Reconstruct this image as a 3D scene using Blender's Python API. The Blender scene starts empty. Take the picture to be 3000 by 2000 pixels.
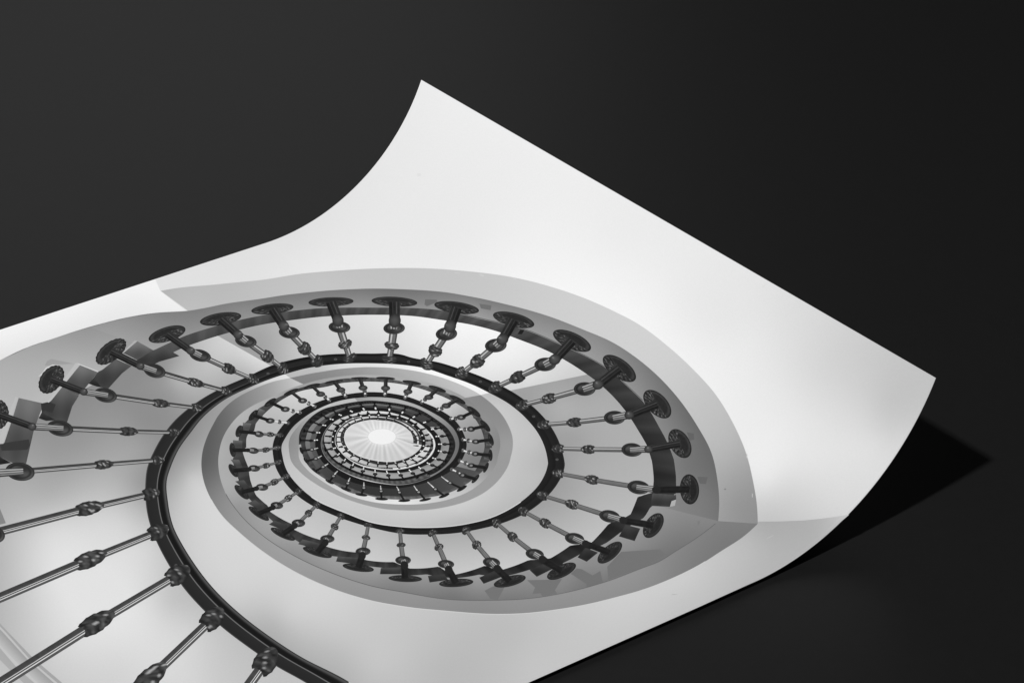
# A large sheet of photographic paper lies on a dark table top, its far end curling up.
# The sheet carries a printed picture of a spiral staircase seen from below.
import bpy, math, random
import numpy as np
from mathutils import Vector, Matrix
from mathutils.geometry import delaunay_2d_cdt

random.seed(7)
RNG = np.random.default_rng(11)
scene = bpy.context.scene
COL = scene.collection

# ------------------------------------------------------------------ camera
PITCH, FOC, SRC_W = 0.5162710308580214, 8389.4, 3000.0
cam_d = bpy.data.cameras.new("camera")
cam_d.sensor_width = 36.0
cam_d.lens = FOC / SRC_W * 36.0
cam_d.clip_start = 0.05
cam_d.clip_end = 200
cam = bpy.data.objects.new("camera", cam_d)
COL.objects.link(cam)
cam.location = (0, 0, 1)
cam.rotation_euler = (math.pi / 2 - PITCH, 0, 0)
scene.camera = cam

# ------------------------------------------------------------------ world, lamps, exposure
world = bpy.data.worlds.new("World")
scene.world = world
world.use_nodes = True
bg = world.node_tree.nodes["Background"]
bg.inputs[0].default_value = (1, 1, 1, 1)
bg.inputs[1].default_value = 0.02
LDIR = np.array([0.41761, 0.47905, -0.77208])      # the way the light travels
LDIR /= np.linalg.norm(LDIR)


def area_lamp(name, loc, aim, size, size_y, power):
    ld = bpy.data.lights.new(name, 'AREA')
    ld.shape = 'RECTANGLE'
    ld.size, ld.size_y, ld.energy = size, size_y, power
    o = bpy.data.objects.new(name, ld)
    COL.objects.link(o)
    o.location = loc
    o.rotation_euler = (Vector(aim) - Vector(loc)).to_track_quat('-Z', 'Y').to_euler()
    return o


AIM = np.array([0.2653, 1.5482, 0.0949])      # the lifted corner
KEYD = 6.5
key = area_lamp("key_lamp", tuple(AIM - LDIR * KEYD), tuple(AIM), 0.29, 0.29, 570.0)
# added unseen panel, back left, put in to give the dark top its sheen
sheen = area_lamp("added_sheen_lamp", (-1.35, 7.9, 3.4), (-0.2, 2.2, 0.0), 3.2, 3.2, 21.5)

vs = scene.view_settings
vs.view_transform = 'Standard'
vs.look = 'None'
vs.exposure = 0.0
vs.gamma = 1.0
vs.use_curve_mapping = False

# ------------------------------------------------------------------ the sheet as a surface
YAW, OX, OY, WID = 0.6392413187293605, -0.18504832570754517, 1.912152867940088, 0.5607903757722527
CURV, S_END = 6.363112244273126, 0.1829015543851025
RAD = 1.0 / CURV
S_BEND, S_NEAR = -0.52, -0.74          # beyond these the near end (out of frame) sinks to the table
GAP = 0.0032                           # the middle of the sheet bows a little off the table
DX, DY = math.cos(YAW), math.sin(YAW)


def lin(v):
    v = np.clip(np.asarray(v, float) / 255.0, 0, 1)
    return np.where(v <= 0.04045, v / 12.92, ((v + 0.055) / 1.055) ** 2.4)


def sheet_point(s, t, h=0.0):
    """s along the sheet (0 = where the curl starts), t across it, h above its face"""
    s = np.asarray(s, float)
    t = np.asarray(t, float)
    th = np.clip(s * CURV, 0, None)
    x = np.where(s > 0, (RAD - h) * np.sin(th), s)
    z = np.where(s > 0, RAD - (RAD - h) * np.cos(th), h)
    k = np.clip((S_BEND - s) / (S_BEND - S_NEAR), 0, 1)
    z = z - (k * k * (3 - 2 * k)) * (GAP - 0.0005)
    return np.stack([OX + x * DX + t * DY, OY + x * DY - t * DX, z], -1)


def to_sheet(uv, h=0.0):
    """where on the sheet a mark of the picture lies; uv in picture points (3000 x 2000)"""
    uv = np.asarray(uv, float).reshape(-1, 2)
    cx, cy = (uv[:, 0] - 1500) / FOC, -(uv[:, 1] - 1000) / FOC
    d = np.stack([cx, math.cos(PITCH) + cy * math.sin(PITCH), -math.sin(PITCH) + cy * math.cos(PITCH)], -1)
    a = d[:, 0] * DX + d[:, 1] * DY
    b = d[:, 0] * DY - d[:, 1] * DX
    o_a, o_b, o_z = -(OX * DX + OY * DY), -(OX * DY - OY * DX), 1.0
    k = (h - o_z) / d[:, 2]
    s = o_a + k * a
    t = o_b + k * b
    R = RAD - h
    A = a * a + d[:, 2] ** 2
    B = 2 * (o_a * a + (o_z - RAD) * d[:, 2])
    C = o_a ** 2 + (o_z - RAD) ** 2 - R * R
    disc = np.clip(B * B - 4 * A * C, 0, None)
    k2 = (-B + np.sqrt(disc)) / (2 * A)
    x2, z2 = o_a + k2 * a, o_z + k2 * d[:, 2]
    s2 = np.arctan2(x2, RAD - z2) / CURV
    up = s > 0
    s = np.where(up, s2, s)
    t = np.where(up, o_b + k2 * b, t)
    return s, t


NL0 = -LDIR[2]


def curl_light(s):  # the curl's extra light, cancelled by darkening the print colours there
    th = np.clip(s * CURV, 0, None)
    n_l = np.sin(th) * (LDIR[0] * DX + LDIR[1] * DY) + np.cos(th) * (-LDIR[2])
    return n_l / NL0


# ------------------------------------------------------------------ materials
def ink_material(name, rough=0.55, spec=0.12):
    m = bpy.data.materials.new(name)
    m.use_nodes = True
    nt = m.node_tree
    p = nt.nodes["Principled BSDF"]
    at = nt.nodes.new("ShaderNodeAttribute")
    at.attribute_name = "tone"
    tc = nt.nodes.new("ShaderNodeTexCoord")
    no = nt.nodes.new("ShaderNodeTexNoise")
    no.inputs["Scale"].default_value = 900.0
    no.inputs["Detail"].default_value = 2.0
    mr = nt.nodes.new("ShaderNodeMapRange")
    mr.inputs["To Min"].default_value = 0.955
    mr.inputs["To Max"].default_value = 1.045
    mx = nt.nodes.new("ShaderNodeVectorMath")
    mx.operation = 'SCALE'
    nt.links.new(tc.outputs["Object"], no.inputs["Vector"])
    nt.links.new(no.outputs["Fac"], mr.inputs["Value"])
    nt.links.new(at.outputs["Color"], mx.inputs[0])
    nt.links.new(mr.outputs["Result"], mx.inputs["Scale"])
    nt.links.new(mx.outputs["Vector"], p.inputs["Base Color"])
    p.inputs["Roughness"].default_value = rough
    p.inputs["Specular IOR Level"].default_value = spec
    return m


INK = ink_material("photo_paper_print")
INK_DARK = ink_material("photo_paper_dark_ink", 0.6, 0.06)


def plain_material(name, col, rough, spec):
    m = bpy.data.materials.new(name)
    m.use_nodes = True
    p = m.node_tree.nodes["Principled BSDF"]
    p.inputs["Base Color"].default_value = (col, col, col, 1)
    p.inputs["Roughness"].default_value = rough
    p.inputs["Specular IOR Level"].default_value = spec
    return m


PAPER_BACK = plain_material("paper_back", 0.55, 0.7, 0.1)

# ------------------------------------------------------------------ the table top
tm = bpy.data.materials.new("dark_satin_top")
tm.use_nodes = True
nt = tm.node_tree
p = nt.nodes["Principled BSDF"]
p.inputs["Roughness"].default_value = 0.38
p.inputs["Specular IOR Level"].default_value = 0.12
tc = nt.nodes.new("ShaderNodeTexCoord")
n1 = nt.nodes.new("ShaderNodeTexNoise")
n1.inputs["Scale"].default_value = 160.0
n1.inputs["Detail"].default_value = 3.0
cr = nt.nodes.new("ShaderNodeMapRange")
cr.inputs["To Min"].default_value = 0.0071
cr.inputs["To Max"].default_value = 0.0088
nt.links.new(tc.outputs["Object"], n1.inputs["Vector"])
nt.links.new(n1.outputs["Fac"], cr.inputs["Value"])
nt.links.new(cr.outputs["Result"], p.inputs["Base Color"])
me = bpy.data.meshes.new("table_top")
g = 14.0
me.from_pydata([(-g, -g + 2, -GAP), (g, -g + 2, -GAP), (g, g + 2, -GAP), (-g, g + 2, -GAP)], [], [(0, 1, 2, 3)])
me.materials.append(tm)
top = bpy.data.objects.new("ground", me)
COL.objects.link(top)
top["kind"] = "structure"

# ------------------------------------------------------------------ the print: root
root = bpy.data.objects.new("photo_print", None)
COL.objects.link(root)
base_pt = sheet_point(-0.6, WID / 2)
root.location = (float(base_pt[0]), float(base_pt[1]), -GAP)
root["label"] = "large photo print of a spiral staircase, far end curling up"
root["category"] = "photo print"
ROOT_INV = Matrix.Translation(-Vector(root.location))
K_TONE = 1.10                           # printed white is about 0.84


def link_mesh(name, verts, faces, tones, parent=None, mat=None, label=None, kind=None, smooth=True):
    m = bpy.data.meshes.new(name)
    off = np.array(root.location)
    v = np.asarray(verts, float) - off
    m.from_pydata([tuple(q) for q in v], [], [tuple(int(i) for i in f) for f in faces])
    m.materials.append(mat or INK)
    if tones is not None:
        ca = m.color_attributes.new("tone", 'FLOAT_COLOR', 'POINT')
        c = np.ones((len(v), 4))
        c[:, :3] = np.asarray(tones, float).reshape(-1, 1)
        ca.data.foreach_set("color", c.ravel())
    if smooth:
        m.polygons.foreach_set("use_smooth", [True] * len(m.polygons))
    o = bpy.data.objects.new(name, m)
    COL.objects.link(o)
    o.parent = parent or root
    if label:
        o["label"] = label
    if kind:
        o["kind"] = kind
    return o


LAYER = 1.0e-5
CX, CY = 1120.0, 1280.0               # heart of the printed spiral


class Ink:
    """collects printed patches (in picture points) that belong to one part"""

    def __init__(self):
        self.v, self.f, self.t = [], [], []
        self.n = 0

    def add(self, uv, faces, tone, layer):
        uv = np.asarray(uv, float).reshape(-1, 2)
        h = layer * LAYER
        s, t = to_sheet(uv, h)
        P = sheet_point(s, t, h)
        tone = np.broadcast_to(np.asarray(tone, float), (len(uv),))
        self.v.append(P)
        self.t.append(np.clip(lin(tone) / K_TONE / curl_light(s), 0.002, 0.88))
        self.f += [tuple(i + self.n for i in q) for q in faces]
        self.n += len(uv)
        return self

    def grid(self, G, T, layer):
        """G: (m, n, 2) array of points"""
        m, n = G.shape[:2]
        idx = np.arange(m * n).reshape(m, n)
        f = np.stack([idx[:-1, :-1], idx[1:, :-1], idx[1:, 1:], idx[:-1, 1:]], -1).reshape(-1, 4)
        # keep every face turned up
        a, b, c = G[0, 0], G[min(1, m - 1), 0], G[min(1, m - 1), min(1, n - 1)]
        self.add(G.reshape(-1, 2), [tuple(q) for q in f], np.asarray(T, float).reshape(-1), layer)
        return self

    def build(self, name, parent=None, mat=None, label=None, kind=None):
        return link_mesh(name, np.concatenate(self.v), self.f, np.concatenate(self.t), parent, mat, label, kind)


def field(samples, power=3.0):
    """smooth tone through samples (thin plate spline), kept inside their range"""
    S = np.array(samples, float)
    n = len(S)
    X = (S[:, :2] - [CX, CY]) / 500.0
    lo, hi = S[:, 2].min() - 3, S[:, 2].max() + 3

    def U(d2):
        return 0.5 * d2 * np.log(d2 + 1e-12)
    K = U(((X[:, None] - X[None]) ** 2).sum(-1)) + np.eye(n) * 2e-3
    P = np.concatenate([np.ones((n, 1)), X], 1)
    A = np.block([[K, P], [P.T, np.zeros((3, 3))]])
    w = np.linalg.solve(A, np.concatenate([S[:, 2], np.zeros(3)]))

    def f(uv):
        uv = np.asarray(uv, float)
        q = (uv.reshape(-1, 2) - [CX, CY]) / 500.0
        out = np.empty(len(q))
        for i in range(0, len(q), 20000):
            c = q[i:i + 20000]
            out[i:i + 20000] = U(((c[:, None] - X[None]) ** 2).sum(-1)) @ w[:n] + w[n] + c @ w[n + 1:]
        return np.clip(out, lo, hi).reshape(uv.shape[:-1])
    return f


def patch(ink, poly, tone, layer, step=14.0):
    step = min(step, 10.0)
    """fill a polygon with a fine mesh so that its tone can vary"""
    poly = [tuple(p_) for p_ in poly]
    B = []
    for i, a in enumerate(poly):
        b = poly[(i + 1) % len(poly)]
        n = max(1, int(math.hypot(b[0] - a[0], b[1] - a[1]) / step))
        for k in range(n):
            B.append((a[0] + (b[0] - a[0]) * k / n, a[1] + (b[1] - a[1]) * k / n))
    nb = len(B)
    P = np.array(B)
    lo, hi = P.min(0), P.max(0)
    gx, gy = np.meshgrid(np.arange(lo[0] + step / 2, hi[0], step), np.arange(lo[1] + step / 2, hi[1], step))
    q = np.stack([gx.ravel(), gy.ravel()], -1)
    if len(q):
        inside = np.zeros(len(q), bool)
        for i in range(nb):
            a, b = P[i], P[(i + 1) % nb]
            c = (a[1] > q[:, 1]) != (b[1] > q[:, 1])
            with np.errstate(divide='ignore', invalid='ignore'):
                x = a[0] + (q[:, 1] - a[1]) * (b[0] - a[0]) / (b[1] - a[1])
            inside ^= c & (q[:, 0] < x)
        q = q[inside]
        if len(q):
            # keep grid points off the boundary
            dmin = np.full(len(q), 1e9)
            for i in range(nb):
                a, b = P[i], P[(i + 1) % nb]
                ab = b - a
                tt = np.clip(((q - a) @ ab) / max(ab @ ab, 1e-9), 0, 1)
                dmin = np.minimum(dmin, np.hypot(*(q - (a + tt[:, None] * ab)).T))
            q = q[dmin > step * 0.35]
    pts = [Vector(p_) for p_ in B] + [Vector(p_) for p_ in q]
    ov, _, of, *_ = delaunay_2d_cdt(pts, [], [list(range(nb))], 1, 1e-4)
    uv = np.array([(v.x, v.y) for v in ov])
    T = tone(uv) if callable(tone) else np.full(len(uv), float(tone))
    ink.add(uv, [tuple(f) for f in of], T, layer)


def F(x0, y0, s, txt):
    out = []
    for w in txt.split():
        a, b = w.split(',')
        out.append((x0 + float(a) / s, y0 + float(b) / s))
    return out


# ------------------------------------------------------------------ spiral curves of the picture


class Spiral:
    def __init__(self, pts, start, corners=(), straight=None):
        ph, rr = [], []
        last = start
        for (x, y) in pts:
            a = math.degrees(math.atan2(y - CY, x - CX))
            while a < last - 180:
                a += 360
            while a > last + 180:
                a -= 360
            if ph and a <= ph[-1] + 0.15:
                continue
            ph.append(a)
            rr.append(math.hypot(x - CX, y - CY))
            last = a
        self.p, self.r = np.array(ph), np.array(rr)
        d = np.diff(self.r) / np.diff(self.p)
        h = np.diff(self.p)
        m = np.empty(len(self.r))
        m[0], m[-1] = d[0], d[-1]
        m[1:-1] = (d[:-1] * h[1:] + d[1:] * h[:-1]) / (h[1:] + h[:-1])
        self.ml, self.mr = m.copy(), m.copy()
        if straight:
            for i in range(len(m)):
                if straight[0] < self.p[i] < straight[1]:
                    self.ml[i], self.mr[i] = d[max(i - 1, 0)], d[min(i, len(d) - 1)]
        for c in corners:
            i = int(np.argmin(np.abs(self.p - c)))
            if 0 < i < len(m) - 1:
                self.ml[i], self.mr[i] = d[i - 1], d[i]

    def rad(self, phi):
        phi = np.asarray(phi, float)
        i = np.clip(np.searchsorted(self.p, phi, side='right') - 1, 0, len(self.p) - 2)
        h = self.p[i + 1] - self.p[i]
        u = np.clip((phi - self.p[i]) / h, -0.5, 1.5)
        r0, r1, m0, m1 = self.r[i], self.r[i + 1], self.mr[i] * h, self.ml[i + 1] * h
        return ((2 * u ** 3 - 3 * u ** 2 + 1) * r0 + (u ** 3 - 2 * u ** 2 + u) * m0
                + (-2 * u ** 3 + 3 * u ** 2) * r1 + (u ** 3 - u ** 2) * m1)

    def __call__(self, phi):
        phi = np.asarray(phi, float)
        r = self.rad(phi)
        a = np.radians(phi)
        return np.stack([CX + r * np.cos(a), CY + r * np.sin(a)], -1)


def ribbon(ink, c0, c1, a0, a1, b0, b1, tone, layer, nt_=5, step=0.8, ts=None):
    """patch between curve c0 over (a0, a1) and curve c1 over (b0, b1)"""
    n = max(2, int(abs(a1 - a0) / step) + 1)
    q0 = c0(np.linspace(a0, a1, n))
    n = max(n, int(np.hypot(*np.diff(q0, axis=0).T).sum() / 9))
    p0 = c0(np.linspace(a0, a1, n))
    p1 = c1(np.linspace(b0, b1, n))
    wid = np.hypot(*(p1 - p0).T).max()
    t = np.linspace(0, 1, max(nt_, int(wid / 10) + 1)) if ts is None else np.array(ts, float)
    G = p0[:, None, :] * (1 - t[None, :, None]) + p1[:, None, :] * t[None, :, None]
    PH = np.linspace(a0, a1, n)[:, None] * np.ones_like(t)[None, :]
    TT = np.ones(n)[:, None] * t[None, :]
    if callable(tone):
        T = tone(G, PH, TT)
    else:
        T = np.full(G.shape[:2], float(tone))
    ink.grid(G, T, layer)


def shifted(c, dphi):
    return lambda phi: c(np.asarray(phi) + dphi)


def inset(c, dr):
    def g_(phi):
        phi = np.asarray(phi, float)
        P = c(phi)
        d = P - np.array([CX, CY])
        r = np.hypot(d[..., 0], d[..., 1])
        k = dr(phi) if callable(dr) else dr
        return np.array([CX, CY]) + d * ((r + k) / r)[..., None]
    return g_


SA = Spiral(  # outer edge of the soffit
    [(470.2, 852.3), (619.4, 834.4), (731.6, 823.5), (897.4, 800), (943.9, 796), (1084, 787), (1224, 785.3), (1390, 796.5)]
    + F(1200, 800, 3.92, "1270,65 1700,180 2100,325 2352,440")
    + F(1650, 900, 3.92, "850,185 1200,445 1500,720 1750,1000 1930,1290")
    + F(1650, 1250, 3.92, "2100,300 2180,620 2225,900 2235,1110 2080,1250 1820,1420 1590,1567")
    + F(1450, 1600, 3.92, "2000,380 1700,495 1400,580 1050,665 700,725 350,765 0,775")
    + [(1327.6, 1790.3), (1200, 1778)]
    + F(700, 1400, 3.92, "1500,1400 1000,1240 600,1050 300,860 0,620")
    + [(647.8, 1506.6), (619.1, 1462.6), (600, 1418.6)]
    + F(580, 1240, 7.84, "78,920 110,620 200,330 360,0")
    + F(540, 1040, 6.5333, "520,1350 640,1170 800,980 1000,820 1300,660 1650,520 2000,440")
    + F(800, 800, 3.92, "500,1140 800,1095 1100,1077") + F(1020, 1050, 5.2267, "700,145 1000,185 1400,280 1700,390 2000,540")
    + F(1260, 1060, 5.345, "950,640 1130,830 1230,1000 1285,1150 1295,1330 1260,1500")
    + F(1260, 1280, 5.345, "1240,400 1100,640 900,830 600,990 300,1080 0,1130")
    + F(1020, 1300, 5.2267, "900,1015 500,985 0,850")
    + F(800, 1340, 5.6, "1344,735 1000,590 700,430 440,230 300,60")
    + F(600, 1300, 5.2267, "1290,100") + F(600, 1050, 5.2267, "1285,1300 1310,1200 1400,1070 1550,910 1800,760"), 213, corners=(373,))

SB = Spiral(  # inner edge of the soffit = outer edge of the stringer
    F(0, 800, 3.92, "-400,1220 0,1000 330,845 600,755 900,655 1200,570 1500,500 1800,455 2130,435 2352,400")
    + F(400, 800, 3.92, "1000,355 1350,305 1750,245 2352,190") + F(800, 800, 3.92, "1100,178 1600,190 2000,222")
    + F(1200, 800, 3.92, "700,268 1200,380 1600,495 2000,650 2352,805")
    + F(1650, 900, 3.92, "800,550 1100,800 1350,1080 1540,1360")
    + F(1650, 1250, 3.92, "1700,290 1770,600 1792,850 1780,1080 1600,1225 1300,1420 1050,1567")
    + F(1450, 1600, 3.92, "1750,225 1300,395 800,530 400,595 0,615") + F(1200, 1400, 3.92, "400,1385 0,1320")
    + F(700, 1400, 3.92, "1500,1230 1000,1060 600,870 250,640 0,400")
    + F(580, 1240, 7.84, "620,1567 490,1150 465,900 490,620 560,360 770,0")
    + F(540, 1040, 6.5333, "900,1330 1080,1120 1300,970 1600,830 1900,690 2260,560")
    + F(800, 800, 3.92, "600,1210 1000,1167") + F(1020, 1050, 5.2267, "300,248 700,275 1000,320 1300,390 1600,500")
    + F(1260, 1060, 5.345, "550,560 800,760 950,900 1060,1080 1100,1300 1060,1500")
    + F(1260, 1280, 5.345, "1050,380 900,610 700,790 300,970 0,1030")
    + F(1020, 1300, 5.2267, "850,925 400,890 0,780") + F(800, 1340, 5.6, "1344,655 1000,500 780,365 560,195 440,40") + F(600, 1300, 5.2267, "1440,0")
    + F(600, 1050, 5.2267, "1450,1150 1600,920 1800,780 2000,720 2352,655")
    + F(1020, 1050, 5.2267, "300,642 700,675 1100,780 1350,930 1550,1100 1640,1300")
    + F(1020, 1300, 5.2267, "1560,240 1400,400 1150,510"), 185, corners=(374, 694.7))

SDO = Spiral(  # outer edge of the treads
    F(400, 800, 3.92, "190,890 400,790 520,735 800,640 1130,550 1500,475 1700,445 2170,400")
    + F(800, 800, 3.92, "1100,395 1700,405") + F(1200, 800, 3.92, "350,425 900,545 1320,650 1750,830 2290,1115")
    + F(1650, 900, 3.92, "500,720 760,930 940,1110 1100,1370")
    + F(1650, 1250, 3.92, "1190,165 1270,370 1295,560 1295,770 1010,905 930,1040 800,1110 650,1215 480,1340 260,1420 0,1560")
    + [(1643.9, 1657.7), (1549.5, 1667.9), (1478, 1687), (1404, 1681.9), (1337.8, 1692), (1250, 1681), (1190, 1684)]
    + F(700, 1400, 3.92, "1640,1025 1450,1000 1140,900 930,870 700,740 420,520 270,380 100,215 0,75")
    + F(580, 1240, 7.84, "930,1280 850,1050 790,830 860,700 860,500 930,380 950,250 1010,60")
    + F(600, 1050, 5.2267, "700,900 830,760 960,690 1200,560 1450,450 1700,400 1900,355 2352,310")
    + F(1020, 1050, 5.2267, "600,310 1000,385 1300,450 1600,570 1800,700 2000,860 2120,1060 2170,1300")
    + F(1020, 1300, 5.2267, "2160,200 2110,350 1960,500 1800,620 1560,740 1200,820 900,850 500,830 200,770")
    + F(800, 1340, 5.6, "1340,592 950,404 780,302 620,182 500,0") + F(860, 1280, 7.84, "170,150"), 197,
    corners=(373,), straight=(355, 620))

SDI = Spiral(  # inner edge of the treads
    F(400, 800, 3.92, "200,1045 480,880 700,795 1000,700 1300,620 1700,550 2200,495")
    + F(800, 800, 3.92, "1100,478 1600,492") + F(1200, 800, 3.92, "0,500 420,545 700,590 1040,680 1240,755 1640,920 2050,1170")
    + F(1650, 900, 3.92, "0,600 370,840 700,1170 860,1410")
    + F(1650, 1250, 3.92, "855,0 960,210 1020,400 1040,600 1025,760 860,790 770,1010")
    + [(1784, 1532), (1733, 1588.8), (1672, 1596), (1612, 1634.7), (1549.5, 1639), (1475.5, 1666.6), (1462, 1671), (1453, 1647), (1422, 1655),
       (1332.7, 1681.9), (1325, 1684), (1317, 1656), (1286, 1658), (1200, 1664)]
    + F(700, 1400, 3.92, "1780,960 1455,937 1430,930 1385,858 1345,850 1010,785 985,775 960,715 920,702 650,597 625,585 610,525 590,517 365,388 350,375 335,318 195,195 130,20")
    + F(580, 1240, 7.84, "1300,1410 1160,1010 1040,700 1020,600 1110,560 1110,350 1140,250 1290,180 1330,0")
    + F(600, 1050, 5.2267, "800,1050 830,930 960,800 1150,650 1400,520 1810,440 2100,375 2352,355")
    + F(1020, 1050, 5.2267, "350,352 700,375 1000,430 1300,525 1600,655 1850,820 2000,1010 2080,1230")
    + F(1020, 1300, 5.2267, "2080,100 2040,200 1950,400 1800,560 1550,700 1250,770 950,800 540,795")
    + F(860, 1280, 7.84, "1950,1350 1500,1240 1150,1100 880,990 600,790 430,560 320,350 270,150")
    + F(860, 1160, 7.84, "300,900 400,680 600,520 900,350 1200,255 1500,195 1850,170")
    + F(1080, 1160, 7.84, "450,200 850,270 1200,400 1450,550 1650,730 1780,900 1850,1080")
    + F(1080, 1280, 7.84, "1850,200 1800,400 1700,570 1500,710 1280,800 1000,890 700,945 400,945 150,900")
    + F(860, 1280, 7.84, "1500,800 1200,670 950,510 780,300 710,130 705,0")
    + F(860, 1160, 7.84, "720,870 800,740 900,620 1080,510 1300,430 1500,375 1750,340")
    + F(1080, 1160, 7.84, "200,335 500,370 800,440 1050,540 1280,690 1400,860 1430,1000 1420,1130")
    + F(1080, 1280, 7.84, "1320,400 1200,510 1000,610 750,680 450,700 150,690")
    + F(860, 1280, 7.84, "1700,650 1450,560 1200,430 1050,290 1000,130 995,0")
    + F(860, 1160, 7.84, "1020,840 1100,730 1250,610 1500,510 1800,465")
    + F(1080, 1160, 7.84, "200,465 450,495 700,570 950,700 1100,850 1150,1000 1130,1180"), 197,
    corners=(373,), straight=(355, 560))

SHO = Spiral(  # handrail, edge towards the balusters
    [(1010, 2075)] + F(400, 1600, 3.92, "1950,1567 1600,1370 1290,1160 940,890 770,730 500,420 380,230 255,0")
    + F(0, 1400, 3.92, "1780,690 1700,450 1668,200") + F(0, 1100, 3.92, "1668,1250 1700,1020 1760,880 1880,670 2000,520 2150,385 2352,245")
    + F(400, 800, 3.92, "930,1340 1220,1210 1550,1060 1800,990 2352,925")
    + F(800, 800, 3.92, "1100,922 1500,940") + F(1200, 800, 3.92, "0,962 350,1027 600,1105 1000,1265 1300,1440")
    + F(1260, 1060, 5.345, "1700,780 1900,1020 2040,1300")
    + F(1260, 1280, 5.345, "2100,350 2110,420 2080,560 2000,720 1870,890 1560,1150 1200,1320 800,1430 400,1500 0,1522")
    + F(700, 1400, 3.92, "1900,640 1500,560 1150,450") + F(800, 1340, 5.6, "880,896 650,790 340,570 180,390 110,290 40,150 5,0")
    + F(600, 1050, 5.2267, "1040,1330 1080,1190 1170,1050 1330,880 1550,745 1850,620 2150,550 2352,522")
    + F(1020, 1050, 5.2267, "300,512 600,525 900,580 1200,690 1450,810 1650,960 1770,1150 1815,1320")
    + F(1020, 1300, 5.2267, "1800,100 1700,300 1560,420 1350,530 1000,640 700,680 400,655 0,560")
    + F(600, 1300, 5.2267, "2000,450 1850,330 1740,180 1690,0")
    + F(600, 1050, 5.2267, "1715,1170 1790,1040 1900,930 2100,800 2352,745")
    + F(1020, 1050, 5.2267, "300,745 600,765 900,850 1100,960 1280,1070 1380,1180 1425,1320")
    + F(1020, 1300, 5.2267, "1400,130 1300,260 1130,350 900,425 600,440 300,400 0,290")
    + F(600, 1300, 5.2267, "2050,180 1940,0")
    + F(600, 1050, 5.2267, "1940,1230 1980,1080 2100,960 2250,890")
    + [(1060, 1214), (1095, 1211), (1125, 1211.8), (1150, 1215), (1190, 1226), (1222, 1246), (1240, 1268), (1247, 1290), (1243, 1312)]
    + F(1080, 1280, 7.84, "1200,340 1050,450 850,545 500,605 200,600")
    + F(860, 1280, 7.84, "1700,540 1450,440 1250,330 1150,180 1100,30")
    + F(860, 1160, 7.84, "1130,830 1230,700 1400,610 1600,545 1940,515")
    + F(1080, 1160, 7.84, "400,530 700,610 900,740 1040,880 1090,1000 1085,1080 1050,1160"), 97)

SHI = Spiral(  # handrail, edge towards the middle of the well
    [(1150, 2068)] + F(400, 1600, 3.92, "2352,1500 1900,1270 1500,1010 1200,780 850,440 640,160 540,0")
    + F(0, 1400, 3.92, "1990,550 1930,280 1920,0") + F(0, 1100, 3.92, "1960,1050 2050,850 2200,640")
    + F(540, 1040, 6.5333, "300,1250 700,900 1240,620 1890,375 2352,250") + F(600, 1050, 5.2267, "2352,72")
    + F(1020, 1050, 5.2267, "300,72 700,85 1200,155")
    + F(1260, 1060, 5.345, "350,240 640,345 930,485 1270,680 1500,880 1700,1130 1800,1350 1840,1530")
    + F(1260, 1280, 5.345, "1847,405 1820,520 1720,720 1500,950 1300,1090 1000,1240 600,1350 300,1395 0,1412")
    + F(700, 1400, 3.92, "1900,560 1500,500") + F(800, 1340, 5.6, "1170,896 950,810 700,690 500,540 370,410 260,270 190,120 160,0")
    + F(600, 1300, 5.2267, "1185,0")
    + F(600, 1050, 5.2267, "1230,1220 1330,1070 1550,880 1800,740 2050,650 2352,600")
    + F(1020, 1050, 5.2267, "350,588 700,610 1000,690 1300,830 1500,960 1640,1110 1700,1290")
    + F(1020, 1300, 5.2267, "1690,80 1620,230 1450,390 1200,530 850,620 500,600 0,460")
    + F(600, 1300, 5.2267, "1950,310 1830,170 1780,0")
    + F(600, 1050, 5.2267, "1810,1170 1900,1030 2100,880 2300,820")
    + F(1020, 1050, 5.2267, "300,800 600,815 850,880 1050,970 1200,1080 1300,1200 1335,1320")
    + F(1020, 1300, 5.2267, "1290,150 1180,260 1000,340 700,395 400,380 100,290")
    + F(600, 1300, 5.2267, "2080,120 2000,0") + F(600, 1050, 5.2267, "2030,1110 2130,990 2300,900")
    + [(1062, 1221), (1095, 1217.5), (1125, 1218), (1150, 1222), (1182, 1232), (1211, 1250), (1228, 1270), (1235.5, 1290), (1231, 1313)]
    + F(1080, 1160, 7.84, "1150,1240 1000,1360 800,1450 500,1505")
    + F(860, 1160, 7.84, "2000,1495 1700,1440 1450,1350 1280,1230 1190,1080 1165,950 1200,800 1300,690 1500,600 1950,550")
    + F(1080, 1160, 7.84, "200,550 450,570 680,630 850,720 980,850 1025,1000 1020,1100 975,1190"), 97, corners=(368.9,))

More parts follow.
